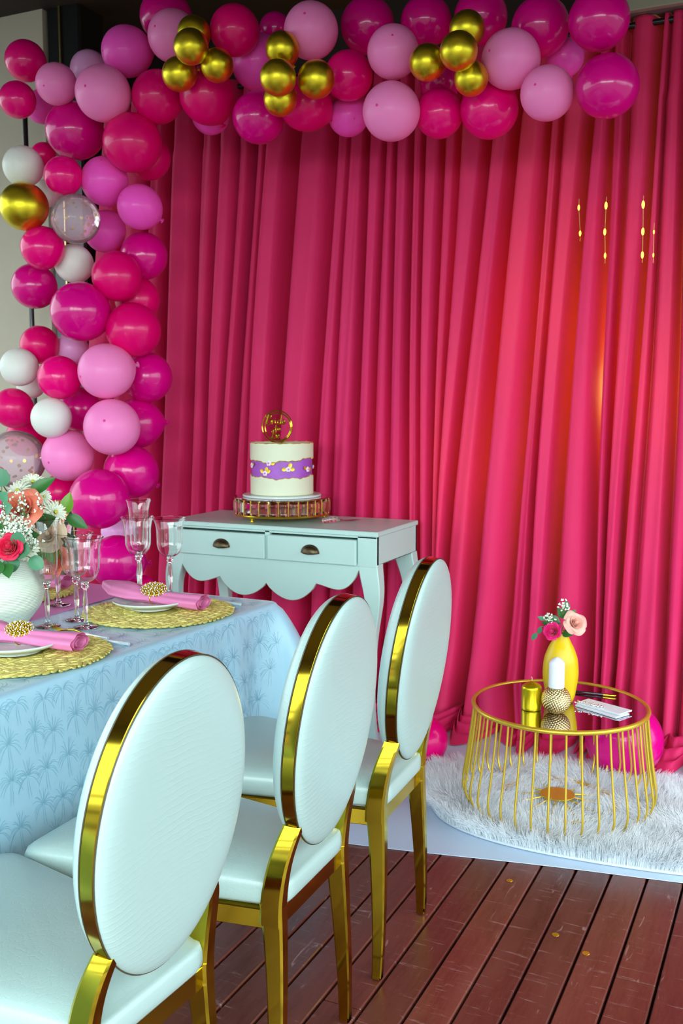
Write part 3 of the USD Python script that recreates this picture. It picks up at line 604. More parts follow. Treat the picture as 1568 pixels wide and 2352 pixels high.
fk = make_fork('gold fork with pearly handle beside the nearest placemat, tines up', (-1.795, 2.122, ZT), -.14)
dup(fk, 'fork', 'gold fork with pearly handle at the table corner setting, below the glasses', 'fork', (-1.80, 2.672, ZT), -.10)
kf = make_knife('slim knife with pearly handle beside the nearest placemat, next to the fork', (-1.70, 2.088, ZT), -.10)
dup(kf, 'knife', 'slim knife with pearly handle at the table corner setting', 'knife', (-1.70, 2.660, ZT), -.14)

# glasses
def stem_mesh(h, n=6):
    z = np.linspace(.006, h, 26); u = (z - .006) / (h - .006)
    r = np.interp(u, [0, .08, .25, .48, .62, .80, .86, .885, .905, .93, .955, .98, 1], [.0120, .0062, .0058, .0084, .0074, .0050, .0056, .0130, .0132, .0062, .0125, .0118, .0085])
    a = np.arange(n * 2) * PI / n; P = np.zeros((n * 2, len(z), 3))
    for k in range(n * 2):
        f = np.where(u < .82, 1.0 if k % 2 == 0 else .88, 1.0); P[k, :, 0] = r * f * np.cos(a[k]); P[k, :, 1] = r * f * np.sin(a[k]); P[k, :, 2] = z
    v, fc = gridmesh(P, True); nz = len(z); base = len(v); v = np.vstack([v, [0, 0, z[0]], [0, 0, z[-1]]]); ex = []
    for k in range(2 * n):
        j = (k + 1) % (2 * n); ex += [[base, j * nz, k * nz], [base + 1, k * nz + nz - 1, j * nz + nz - 1]]
    return v, np.vstack([fc, ex])
FOOT = [(.0005, .0006), (.030, 0), (.0355, .0008), (.0360, .0020), (.030, .0034), (.016, .0056), (.010, .0075), (.0005, .008)]
def make_glass(name, label, loc, prof, hs, rz=0):
    t = thing(name, label, 'glass', loc, rz)
    obj('foot', lathe(smooth_prof(FOOT, 3), 48), M['glass'], t, smooth=True); obj('stem', stem_mesh(hs), M['glass'], t, smooth=50)
    o = smooth_prof(prof, 7); i = o.copy(); dn = np.gradient(o, axis=0); nrm = np.c_[-dn[:, 1], dn[:, 0]]; nrm /= np.linalg.norm(nrm, axis=1, keepdims=True) + 1e-9
    i = o + nrm * .0013; i[:, 0] = np.maximum(i[:, 0], .0004); i[0] = (.0004, o[0][1] + .003)
    obj('bowl', lathe(np.vstack([o, i[::-1]]), 64), M['glass'], t, smooth=60); return t
WINE = [(.0004, .130), (.012, .131), (.026, .138), (.036, .152), (.0415, .172), (.0420, .192), (.0425, .215), (.0455, .237), (.0505, .251), (.0555, .258)]
FLUTE = [(.0004, .130), (.011, .131), (.021, .138), (.0285, .152), (.0315, .175), (.0325, .205), (.0325, .240), (.0335, .270), (.0375, .295), (.0425, .309)]
wg = make_glass('wine_glass', 'stemmed wine glass in the left group, frontmost one, nearest the fork', (-1.828, 2.200, ZT), WINE, .1315)
dup(wg, 'wine_glass', 'stemmed wine glass standing just behind the frontmost one of the left group', 'glass', (-1.912, 2.262, ZT), .3)
dup(wg, 'wine_glass', 'stemmed wine glass on the runner behind the flute, farthest of the left group', 'glass', (-2.10, 2.400, ZT + .003), .6)
dup(wg, 'wine_glass', 'stemmed wine glass behind the corner napkin, left of the rightmost glass', 'glass', (-1.994, 2.672, ZT), .2)
dup(wg, 'wine_glass', 'rightmost stemmed wine glass, in front of the white console', 'glass', (-1.881, 2.690, ZT), .5)
fg = make_glass('champagne_flute', 'tall flute beside the white vase, leftmost glass on the table', (-1.931, 2.160, ZT), FLUTE, .1315)
dup(fg, 'champagne_flute', 'tall flute rising behind the wine glass near the table end', 'glass', (-2.030, 2.728, ZT), .4)

# ================================================================== flowers
def wrap_petal(a, r0, h, span, flare, rec, wav=0.0, ph=0.0, n=9, k=8):
    P = np.zeros((n, k, 3))
    for i, u in enumerate(np.linspace(-1, 1, n)):
        for j, v in enumerate(np.linspace(0, 1, k)):
            wd = span * (.45 + .55 * math.sin(min(1, v * 1.25) * PI / 2)) * (1 - .22 * max(0, v - .75) / .25)
            r_ = r0 * (.30 + .70 * v ** .55) + flare * v ** 3 * (1 - .25 * u * u) + wav * math.sin(5 * u + ph) * v ** 2
            z = h * v * (1 - .16 * u * u * v) - rec * max(0, v - .7) ** 2 * 11 + .6 * wav * math.cos(6 * u + ph) * v ** 2
            P[i, j] = (r_ * math.cos(a + u * wd), r_ * math.sin(a + u * wd), z)
    return gridmesh(P)
def make_rose(name, label, loc, d, scale, m, openness=1.0, sd=0, cat='flower', group=None):
    """spiral heart plus separate outer petals; d: direction the bloom faces"""
    rg = np.random.default_rng(sd + 50); t = thing(name, label, cat, loc, scale=scale, R=rot_to(d, rg.random() * 6), group=group); cn = name == 'carnation'
    heart = MB().add(ball(.0065, 2, (0, 0, .023), (.8, .8, 1.6)))
    for k in range(12):
        r0 = .0022 + .00105 * k; heart.add(wrap_petal(2.4 * k, r0, .0345 - .00035 * k, 1.25 - .03 * k, (.0010 + .0003 * k) * openness + (.003 if cn else 0), .0012, .0022 if cn else .0003, k))
    obj('heart', heart, m, t, smooth=True)
    for k in range(12):
        ring = k // 4; a = 2 * PI * (k % 4) / 4 + ring * .8 + rg.normal(0, .12)
        obj('petal', wrap_petal(a, .0150 + .0026 * ring, .032 - .0022 * ring, .95, (.004 + .0062 * ring) * openness + rg.normal(0, .0006), .0028 + .0042 * ring * openness, .0030 if cn else .0010, rg.random() * 6), m, t, smooth=True)
    obj('calyx', lathe([(.0005, -.012), (.003, -.010), (.007, -.004), (.0095, .001), (.0100, .004)], 12), M['stem'], t, smooth=True)
    obj('stem', tube([(0, 0, -.010), (.002, .001, -.045), (.0, .004, -.085)], .0022, 6), M['stem'], t)
    return t
def make_mum(label, loc, d, scale, sd):
    rg = np.random.default_rng(sd); t = thing('chrysanthemum', label, 'flower', loc, scale=scale, R=rot_to(d, rg.random() * 6)); m = MB()
    for ring, (n, el, L) in enumerate(((19, -.05, .030), (19, .22, .029), (17, .48, .026), (14, .75, .022), (10, 1.02, .017))):
        for k in range(n):
            a = 2 * PI * (k + .5 * (ring % 2)) / n + rg.normal(0, .05); e = el + rg.normal(0, .08)
            q = np.linspace(0, 1, 5); x = L * q * math.cos(e) + .003; z = L * q * math.sin(e) - .007 * q ** 2; w = .0036 * np.sin(PI * (.2 + .72 * q)); P = np.zeros((3, 5, 3))
            for i, u in enumerate((-1, 0, 1)): P[i, :, 0] = x; P[i, :, 1] = u * w; P[i, :, 2] = z + .0012 * abs(u)
            c, s = math.cos(a), math.sin(a); W = P.copy(); W[..., 0] = c * P[..., 0] - s * P[..., 1]; W[..., 1] = s * P[..., 0] + c * P[..., 1]; m.add(gridmesh(W))
    obj('petals', m, M['mum'], t, smooth=True); obj('eye', ball(.0042, 2, (0, 0, .007), (1, 1, .7)), M['mum_eye'], t)
    obj('stem', tube([(0, 0, .002), (0, .002, -.04), (0, .004, -.08)], .0018, 6), M['stem'], t); return t
def leaf_mesh(L, W, round_=False, fold=.25, bend=.2):
    n, k = 5, 10; P = np.zeros((n, k, 3))
    for i, u in enumerate(np.linspace(-1, 1, n)):
        for j, v in enumerate(np.linspace(0, 1, k)):
            w = W * (math.sin(PI * v) ** (.5 if round_ else .85)) * (1 if round_ else (1.15 - .5 * v)); P[i, j] = (u * w, L * v, fold * abs(u) * w - bend * L * v * v)
    return MB().add(gridmesh(P)).add(gridmesh(P - [0, 0, .0006], flip=True))
def make_sprig(name, label, loc, leaves, m, cat='greenery', round_=True):
    """leaves: list of (offset, direction, length, width); each on a stem from the origin"""
    t = thing(name, label, cat, loc)
    for off, d, L, W in leaves:
        off, d = np.array(off, float), np.array(d, float); d /= np.linalg.norm(d); up = np.array([.45, -.8, .4]); up -= d * (up @ d); up /= np.linalg.norm(up); x = np.cross(d, up)
        v, f = leaf_mesh(L, W, round_).out(); v = v @ np.stack([x, d, up]) + off; obj('leaf', (v, f), m, t, smooth=True)
    obj('stem', MB().add(tube([(0, 0, 0)] + [(o[0], o[1] + .002, o[2]) for o, *_ in leaves[:1]], .0013, 5)), M['stem'], t)
    if len(leaves) > 1:
        for o, *_ in leaves[1:]: obj('stem', tube([(0, 0, 0), (o[0] * .5, o[1] * .5 + .004, o[2] * .55), (o[0], o[1] + .001, o[2])], .0011, 5), M['stem'], t)
    return t
def make_gyp(label, loc, n, spread, sd, dn=(.3, -.6, .6)):
    rg = np.random.default_rng(sd); t = thing('gypsophila', label, 'flower', loc); b = MB(); s = MB(); dn = np.array(dn) / np.linalg.norm(dn)
    for k in range(n):
        p = rg.normal(0, 1, 3); p = p / np.linalg.norm(p) * rg.random() ** .5; p = p * spread; p += dn * .012
        for q in range(3): b.add(ball(.0024 * rg.uniform(.8, 1.3), 1, p + rg.normal(0, .0016, 3)))
        if k % 2 == 0: s.add(tube([(0, 0, -.03), p * .5 + [0, 0, -.006], p], .0005, 4))
    obj('blossoms', b, M['blossom'], t, smooth=True, kind='stuff'); obj('stems', s, M['stem'], t); return t
# white ribbed vase
def ribbed_vase():
    z = np.linspace(.002, .205, 220); base = np.interp(z, [0, .01, .05, .09, .13, .17, .195, .205], [.062, .072, .103, .115, .112, .092, .074, .070])
    from scipy.ndimage import gaussian_filter1d
    base = gaussian_filter1d(base, 6, mode='nearest'); r_ = base + .00045 * np.sin(z * 2 * PI / .0044)
    inner = [(x - .006, y) for x, y in zip(base[::-1][:90:6], z[::-1][:90:6])]
    return lathe([(.0005, .0)] + [(.055, 0.0)] + list(zip(r_, z)) + inner + [(.0005, inner[-1][1])], 72)
VX, VY = -2.068, 2.128
v_ = thing('vase', 'round white ribbed ceramic vase of mixed flowers at the left picture edge', 'vase', (VX, VY, ZT + .003), scale=1.05); obj('body', ribbed_vase(), M['vase_white'], v_, smooth=35)
make_rose('rose', 'large coral rose at the top right of the vase bouquet', (-1.962, 2.120, 1.092), (.30, -.75, .50), 1.75, M['rose_coral'], 1.0, 1)
make_rose('rose', 'peach and yellow rose in the vase bouquet, seen through the flute', (-1.995, 2.250, 1.002), (.42, -.75, .55), 1.45, M['rose_peach'], 1.2, 2)
make_rose('rose', 'red-pink rose low at the front of the vase bouquet', (-1.940, 2.045, 1.002), (.30, -.85, .35), 1.35, M['rose_red'], .6, 3)
make_rose('rose', 'hot pink rose at the left picture edge of the vase bouquet', (-2.020, 2.085, 1.100), (-.1, -.9, .4), 1.2, M['rose_hot'], .9, 4)
make_rose('carnation', 'salmon carnation low at the right of the bouquet, behind the flute bowl', (-2.045, 2.318, .925), (.7, -.6, .05), 1.2, M['rose_coral'], 1.3, 6)
make_rose('carnation', 'salmon carnation just below the large coral rose', (-1.990, 2.262, 1.075), (.7, -.4, .55), 1.0, M['rose_coral'], 1.3, 7)
make_rose('rose', 'deep pink rose at the very top left of the bouquet', (-2.065, 2.13, 1.185), (.0, -.6, .8), .9, M['rose_red'], .9, 5)
make_mum('white chrysanthemum with a yellow eye near the top of the bouquet', (-2.012, 2.150, 1.148), (.2, -.8, .55), 1.2, 1)
make_mum('white chrysanthemum behind the top leaf of the bouquet', (-2.010, 2.205, 1.168), (.5, -.5, .7), 1.15, 2)
make_mum('white chrysanthemum at the right edge of the bouquet, behind the coral rose', (-1.968, 2.245, 1.080), (.9, -.3, .35), 1.25, 3)
make_mum('white chrysanthemum low in the bouquet beside the eucalyptus', (-1.945, 2.100, .992), (.5, -.7, -.1), 1.1, 4)
make_mum('small white chrysanthemum peeping out right of the large leaf', (-1.972, 2.205, 1.130), (.8, -.4, .4), .8, 5)
make_gyp('dense cushion of tiny white baby-breath in the middle of the bouquet', (-1.942, 2.070, 1.050), 270, .042, 1)
make_gyp('loose spray of baby-breath over the coral rose', (-1.922, 2.075, 1.115), 46, .058, 2)
make_gyp('small spray of baby-breath at the left of the bouquet', (-1.965, 2.040, 1.085), 40, .045, 3)
make_gyp('small spray of baby-breath low beside the peach rose', (-1.925, 2.105, 1.015), 34, .035, 4)
make_sprig('eucalyptus', 'eucalyptus sprig with round leaves at the upper left of the bouquet', (-1.990, 2.060, 1.085), [((.02, -.02, .085), (.1, -.2, 1), .052, .027), ((.042, -.04, .048), (.5, -.3, .6), .034, .017), ((.05, -.04, .022), (.6, -.3, .4), .036, .018), ((-.02, -.01, .06), (-.6, -.2, .7), .05, .024), ((-.01, -.03, .03), (-.7, -.4, .3), .045, .022)], M['euca'])
make_sprig('eucalyptus', 'eucalyptus sprig with round leaves hanging over the right vase rim', (-1.955, 2.070, .985), [((.030, -.02, .010), (.7, -.3, .1), .048, .025), ((.040, -.03, .030), (.3, -.4, .7), .042, .020), ((.05, .0, -.008), (.8, .1, -.6), .045, .020), ((.02, -.03, -.005), (.2, -.6, -.7), .046, .023)], M['euca'])
make_sprig('foliage', 'dark green leaves over the front rim of the white vase', (-1.970, 2.030, .978), [((.02, -.03, .0), (.1, -.6, -.75), .055, .027), ((-.02, -.03, -.005), (-.5, -.6, -.5), .055, .026), ((.04, -.02, -.01), (.5, -.5, -.6), .045, .02), ((-.04, -.01, .01), (-.8, -.4, -.2), .06, .025), ((.0, -.03, .03), (.0, -.8, .2), .05, .02)], M['leaf'], round_=False)
make_sprig('foliage', 'broad pointed green leaf at the top of the bouquet', (-2.000, 2.165, 1.125), [((.008, .005, .014), (.75, .35, .60), .086, .021)], M['leaf'], round_=False)
make_sprig('foliage', 'upright light green leaf standing off the right side of the bouquet', (-1.990, 2.27, 1.05), [((.030, .010, .020), (.25, .0, 1), .068, .022)], M['leaf_lime'], round_=False)
make_sprig('foliage', 'light green leaves low at the right, seen through the flute', (-2.030, 2.235, .985), [((.045, .005, -.012), (.5, -.3, -.5), .052, .024), ((.020, .005, -.005), (.2, -.5, -.6), .05, .022)], M['leaf_lime'], round_=False)
make_sprig('foliage', 'dark green leaves behind the peach rose', (-2.030, 2.26, 1.01), [((.05, .045, .055), (.9, .3, -.5), .075, .021), ((.03, .03, .0), (.8, .1, -.5), .07, .024), ((.02, .0, -.02), (.6, -.3, -.6), .07, .026)], M['leaf'], round_=False)
make_sprig('foliage', 'dark inner leaves filling the heart of the bouquet', (VX + .015, VY + .02, 1.0), [((.03, -.05, .03), (.5, -.6, .5), .075, .034), ((-.03, -.06, .05), (-.3, -.8, .4), .07, .03), ((.06, -.02, .01), (.8, -.2, .3), .075, .033), ((.0, -.02, .09), (.1, -.4, .9), .07, .03), ((.05, .05, .04), (.9, .2, .5), .07, .03), ((-.05, -.04, .09), (-.5, -.5, .7), .07, .03), ((.03, -.06, -.01), (.4, -.9, 0), .075, .033), ((.05, -.04, .06), (.6, -.6, .4), .07, .03), ((.04, .0, .09), (.6, -.3, .8), .07, .03), ((.02, -.05, .07), (.3, -.8, .6), .06, .028)], M['leaf'], round_=False)

# ================================================================== console with the cake
CX0, CX1, CY0, CY1, CZT = -2.548, -1.545, 3.634, 4.085, 0.880
co = thing('console_table', 'white painted console with two drawers, scalloped apron and curved legs under the cake', 'console table', ((CX0 + CX1) / 2, (CY0 + CY1) / 2, 0))
W2, D2 = (CX1 - CX0) / 2, (CY1 - CY0) / 2
obj('tabletop', bbox(-W2 - .006, W2 + .006, -D2 - .006, D2, .860, .880, .003), M['console'], co)
cm = MB()
for a in ((W2 - .018, W2, -D2 + .002, D2, .742, .860), (-W2, -W2 + .018, -D2 + .002, D2, .742, .860), (-W2, W2, D2 - .016, D2, .742, .860), (-W2, W2, -D2 + .03, D2, .742, .748)): cm.add(bbox(*a, .002))
for a, b in ((-W2, -W2 + .070), (-.012, .012), (W2 - .085, W2)): cm.add(bbox(a, b, -D2, -D2 + .022, .735, .860, .002))
cm.add(bbox(-W2, W2, -D2, -D2 + .022, .852, .860, .001))
obj('body', cm, M['console'], co)
def drawer(x0, x1):
    d = obj('drawer', MB().add(bbox(x0, x1, -D2 - .013, -D2 + .016, .738, .8435, .004)).add(bbox(x0 + .02, x1 - .02, -D2 + .016, D2 - .03, .752, .84, .002)), M['console'], co)
    xc = (x0 + x1) / 2; m = MB(); n = 22
    for k in range(n):  # fluted cup pull
        a0, a1 = PI * k / n, PI * (k + 1) / n
    P = np.zeros((41, 9, 3))
    for i, a in enumerate(np.linspace(0, PI, 41)):
        for j, b in enumerate(np.linspace(0, PI / 2, 9)):
            fl = 1 + (.035 if i % 2 else 0) * math.sin(2 * b); P[i, j] = (xc + .040 * math.cos(a) * math.cos(b) * fl, -D2 - .013 - .022 * math.sin(b) * fl, .780 + .032 * math.sin(a) * math.cos(b) * fl)
    m.add(gridmesh(P)); m.add(gridmesh(P * 1.0 + [0, .002, -.001], flip=True)); m.add(tube([(xc + .041 * math.cos(a), -D2 - .0135, .780 + .033 * math.sin(a)) for a in np.linspace(0, PI, 24)], .0022, 6))
    m.add(tube([(xc - .041, -D2 - .014, .780), (xc - .02, -D2 - .030, .778), (xc, -D2 - .036, .777), (xc + .02, -D2 - .030, .778), (xc + .041, -D2 - .014, .780)], .0020, 6))
    obj('handle', m, M['antique'], d, label='dark bronze cup pull')
drawer(-W2 + .073, -.008); drawer(.008 - .003, W2 - .088)
# scalloped apron
def apron():
    from shapely.geometry import Polygon
    xs = [-W2 + .064, -.237, -.008, .228, W2 - .082]; cz = [.709, .648, .636, .652, .717]; bz = [.620, .575, .572, .634]
    bot = []
    for k in range(4):
        for t in np.linspace(0, 1, 18)[:-1]:
            x = xs[k] + (xs[k + 1] - xs[k]) * t; z = cz[k] + (cz[k + 1] - cz[k]) * t - (cz[k] * (1 - t) + cz[k + 1] * t - bz[k]) * math.sin(PI * t) ** .75; bot.append((x, z))
    bot.append((xs[4], cz[4])); p = Polygon(bot + [(W2 - .05, .745), (-W2 + .04, .745)]); m = extrude(p, .016)
    m.vertices = np.c_[m.vertices[:, 0], -D2 + .018 - m.vertices[:, 2], m.vertices[:, 1]]; m.invert(); edge = tube([(x, -D2 + .0045, z - .0012) for x, z in bot], .0014, 5); return m, edge
am, ae = apron(); ap = obj('apron', am, M['console'], co, smooth=30); obj('worn_edge', ae, M['console_edge'], ap, label='worn brown scalloped edge')
def cab_leg(sx, sy):
    z = np.array([.745, .70, .66, .60, .52, .43, .32, .20, .09, .03, .0035]); o = np.array([.0, .006, .016, .018, .004, -.010, -.020, -.022, -.014, -.004, .0]); w = np.array([.085, .084, .078, .066, .054, .047, .041, .036, .034, .038, .036])
    zz = np.linspace(.745, .0035, 40); o = np.interp(zz, z[::-1], o[::-1]); w = np.interp(zz, z[::-1], w[::-1])
    from scipy.ndimage import gaussian_filter1d
    o, w = gaussian_filter1d(o, 1.6, mode='nearest'), gaussian_filter1d(w, 1.6, mode='nearest')
    cx = sx * (W2 - w / 2 + o); cy = sy * (D2 - .004 - w * .35 + o * .6)
    return sq_sweep(np.c_[cx, cy, zz], w, w * .72, .05)
for sx in (-1, 1):
    for sy in (-1, 1): obj('leg', cab_leg(sx, sy), M['console'], co, smooth=28)

# cake stand
KX, KY, KZ = -2.105, 3.875, CZT + .001
cs = thing('cake_stand', 'round gold cake stand ringed with faceted crystals, on the white console', 'cake stand', (KX, KY, KZ))
obj('top_plate', lathe([(.0005, .097), (.208, .097), (.213, .099), (.213, .103), (.0005, .103)], 72), M['mirror'], cs)
obj('band', MB().add(torus(.209, .0036, 72, 8, .099)).add(torus(.207, .0046, 72, 8, .027)).add(lathe([(.0005, .026), (.2, .026), (.2, .029), (.0005, .029)], 64)), M['gold_satin'], cs)
for k in range(30):
    a = 2 * PI * k / 30; w, h, d = .0195, .033, .007; c, s = math.cos(a), math.sin(a)
    pts = [(y, z, 0) for y, z in ((-w, -h + .009), (-w + .007, -h), (w - .007, -h), (w, -h + .009), (w, h - .009), (w - .007, h), (-w + .007, h), (-w, h - .009))]
    pts += [(y * .55, z * .62, d) for y, z in ((-w, -h), (w, -h), (w, h), (-w, h))] + [(y * .9, z * .9, -d * .3) for y, z in ((-w, -h), (w, -h), (w, h), (-w, h))]
    m = hull([((.2075 + e) * c - y * s, (.2075 + e) * s + y * c, .062 + z) for y, z, e in pts]); obj('crystal', m, M['crystal'], cs, smooth=False)
    a += PI / 30; obj('bar', tube([(.2085 * math.cos(a), .2085 * math.sin(a), .027), (.2085 * math.cos(a), .2085 * math.sin(a), .099)], .0017, 6), M['gold_satin'], cs)
for k in range(4):
    a = math.atan2(-KY, -KX) - .75 + (0, 2.1, 4.2, 3.3)[k]; obj('foot', MB().add(lathe(smooth_prof([(.0005, 0), (.007, .0005), (.0085, .006), (.0055, .010), (.013, .016), (.021, .023), (.022, .027), (.0005, .028)], 4), 16), (np.eye(3), (.190 * math.cos(a), .190 * math.sin(a), 0))), M['gold_satin'], cs, smooth=True)
# cake
ck = thing('cake', 'tall ivory cake with lilac band and sugar roses on the crystal stand', 'cake', (KX, KY, KZ + .1035))
obj('cake_board', lathe([(.0005, 0), (.172, 0), (.174, .002), (.174, .007), (.172, .009), (.0005, .009)], 72), M['china'], ck)
def wavy(a, ph, amp=.006): return amp * np.sin(2 * a + ph) + .003 * np.sin(7 * a + 2 * ph) + .0016 * np.sin(17 * a + ph) + .0012 * np.sin(31 * a)
A = np.arange(160) * 2 * PI / 160
def drum(r_, zb, zt, rin):
    cols = []
    for a, b, tt in zip(A, zb, zt): cols.append([(rin, b + .001), (r_ - .003, b), (r_, b + .003), (r_, tt - .002), (r_ - .002, tt), (rin, tt - .001)])
    C_ = np.array(cols); P = np.zeros((len(A), 6, 3)); P[..., 0] = C_[..., 0] * np.cos(A)[:, None]; P[..., 1] = C_[..., 0] * np.sin(A)[:, None]; P[..., 2] = C_[..., 1]; return gridmesh(P, True)
BZ = .0095; low_t = BZ + .080 + wavy(A, .5, .005); up_b = BZ + .152 + wavy(A, 1.4, .007); up_t = BZ + .226 + .0012 * np.sin(13 * A) + .0010 * np.sin(29 * A)
obj('lower_tier', drum(.139, 0 * A + BZ, low_t, .02), M['icing'], ck, smooth=40); obj('upper_tier', drum(.1395, up_b, up_t, .02), M['icing'], ck, smooth=40)
obj('lilac_band', lathe([(.02, BZ + .065), (.1335, BZ + .065), (.1335, BZ + .168), (.02, BZ + .168)], 90), M['purple'], ck, label='lilac torn band'); obj('top_icing', lathe([(.0005, BZ + .2215), (.132, BZ + .2215), (.1365, BZ + .224)], 72), M['icing'], ck)
rim = lambda r_, z: np.stack([r_ * np.cos(A), r_ * np.sin(A), z], 1)
for r_, z in ((.1372, low_t - .0005), (.1374, up_b + .0005), (.1375, up_t)): obj('gold_edge', tube(rim(r_, z), .0019, 6, closed=True), M['gold_leaf'], ck)
def sugar(phi, z, leaves):
    t0 = np.array([.1345 * math.cos(phi), .1345 * math.sin(phi), BZ + z]); nrm = np.array([math.cos(phi), math.sin(phi), 0]); tg = np.array([-math.sin(phi), math.cos(phi), 0]); m = MB(); hp = MB()
    for k in range(5):
        a = 2 * PI * k / 5 + .3; c = t0 + nrm * .004 + (tg * math.cos(a) + np.array([0, 0, 1]) * math.sin(a)) * .0068; b = ball(1, 1); b.vertices = b.vertices @ np.stack([tg * .0058, np.array([0, 0, .0058]), nrm * .0032]) + c; m.add(b)
    f = obj('sugar_rose', m, M['sugar'], ck, smooth=True); hp.add(ball(.0048, 2, t0 + nrm * .006)); obj('heart', hp, M['sugar_pink'], f, smooth=True)
    for a in leaves:
        d = tg * math.cos(a) + np.array([0, 0, 1.0]) * math.sin(a); q = np.cross(nrm, d); v, ff = leaf_mesh(.022, .0085, True, .15, 0.02).out(); v = v @ np.stack([q, d, nrm]) + t0 + nrm * .0022 + d * .007; obj('gold_leaf', (v, ff), M['gold_leaf'], ck, smooth=True)
PHI0 = math.atan2(-KY, -KX)  # towards the viewer
sugar(PHI0 - .42, .142, [0.0]); sugar(PHI0 - .55, .098, [.5, 1.2, 2.6]); sugar(PHI0 + .20, .116, [0, PI, 1.1]); sugar(PHI0 + .95, .112, [PI - .3, 0]); sugar(PHI0 - 1.25, .128, [.3]); sugar(PHI0 + 1.7, .12, [2.4, .3])
sugar(PHI0 + 2.6, .12, [0, 2.4])
# topper: two rings and the words
def stroke_text():
    B = [[(0, 0), (.02, .10), (.05, .24), (.03, .26)], [(-.02, .20), (.03, .27), (.12, .27), (.14, .21), (.10, .15), (.05, .135)], [(.05, .135), (.13, .12), (.145, .06), (.10, .0), (.03, -.015), (-.03, .03)]]
    r_ = [[(0, 0), (.02, .10), (.03, .12), (.06, .10), (.08, .11)]]
    i_ = [[(0, .11), (.0, .03), (.02, 0), (.05, .02)], [(.005, .155), (.008, .165)]]
    d_ = [[(.08, .10), (.03, .12), (0, .06), (.02, .0), (.06, .02), (.09, .08)], [(.12, .27), (.10, .12), (.09, .03), (.11, 0), (.14, .02)]]
    e_ = [[(0, .05), (.06, .07), (.06, .11), (.02, .11), (0, .05), (.02, .0), (.07, .01), (.11, .04)]]
    t_ = [[(.03, .20), (.015, .08), (.02, .01), (.05, .0), (.08, .02)], [(-.03, .13), (.09, .14)]]
    o_ = [[(.04, .11), (.0, .08), (.01, .01), (.05, .0), (.08, .05), (.06, .10), (.03, .11), (.09, .10)]]
    out = []
    def put(chars, x, y, s, adv):
        for (ch_, a) in zip(chars, adv):
            for st_ in ch_: out.append([(x + p[0] * s, y + p[1] * s) for p in st_])
            x += a * s
    put([B, r_, i_, d_, e_], -.36, .08, 1.12, [.17, .10, .075, .15, .1]); put([t_, o_], -.06, -.13, .85, [.11, .1]); put([B, e_], -.17, -.37, .95, [.18, .1]); return out
tp = thing('cake_topper', 'gold round cake topper reading Bride to Be, stuck on top of the ivory cake', 'cake topper', (KX - .012, KY - .02, KZ + .1035 + BZ + .2225), rotz=.12)
TR = .070
def ring3(R, cx, cz): a = np.arange(72) * 2 * PI / 72; return np.stack([cx + R * np.cos(a), 0 * a, cz + R * np.sin(a)], 1)
obj('ring', MB().add(tube(ring3(TR, 0, TR + .004), .0032, 8, closed=True)), M['gold'], tp); obj('ring', tube(ring3(TR * .86, .004, TR + .002), .0030, 8, closed=True), M['gold'], tp)
wm = MB()
for st_ in stroke_text():
    q = np.array(st_) * TR * 1.92
    if len(q) > 2: q = curve(q, 5 * len(q))
    wm.add(tube(np.c_[q[:, 0], 0 * q[:, 0] - .001, q[:, 1] + TR + .004], .0031, 6))
obj('lettering', wm, M['gold'], tp); obj('stake', MB().add(tube([(0, 0, .006), (0, 0, -.03)], .002, 6)), M['gold'], tp)
# cake knife
kn = thing('cake_knife', 'cake knife with a clear beaded crystal handle lying right of the cake stand', 'knife', (-1.822, 3.86, CZT + .0015), rotz=1.15)
hm = MB()
for k, (x, r_) in enumerate(((-.075, .013), (-.057, .014), (-.038, .015), (-.019, .014), (-.004, .010))): hm.add(ball(r_, 2, (x, 0, r_ + .001)))
obj('handle', hm, M['crystal'], kn, label='clear beaded crystal handle'); obj('collar', tube([(.0, 0, .009), (.022, 0, .008)], [.007, .004], 10), M['steel'], kn)
obj('blade', hull([(.018, -.004, .007), (.018, .004, .007), (.07, -.017, .004), (.07, .017, .004), (.125, .012, .003), (.13, -.005, .003), (.018, 0, .009), (.07, 0, .0055)]), M['steel'], kn)

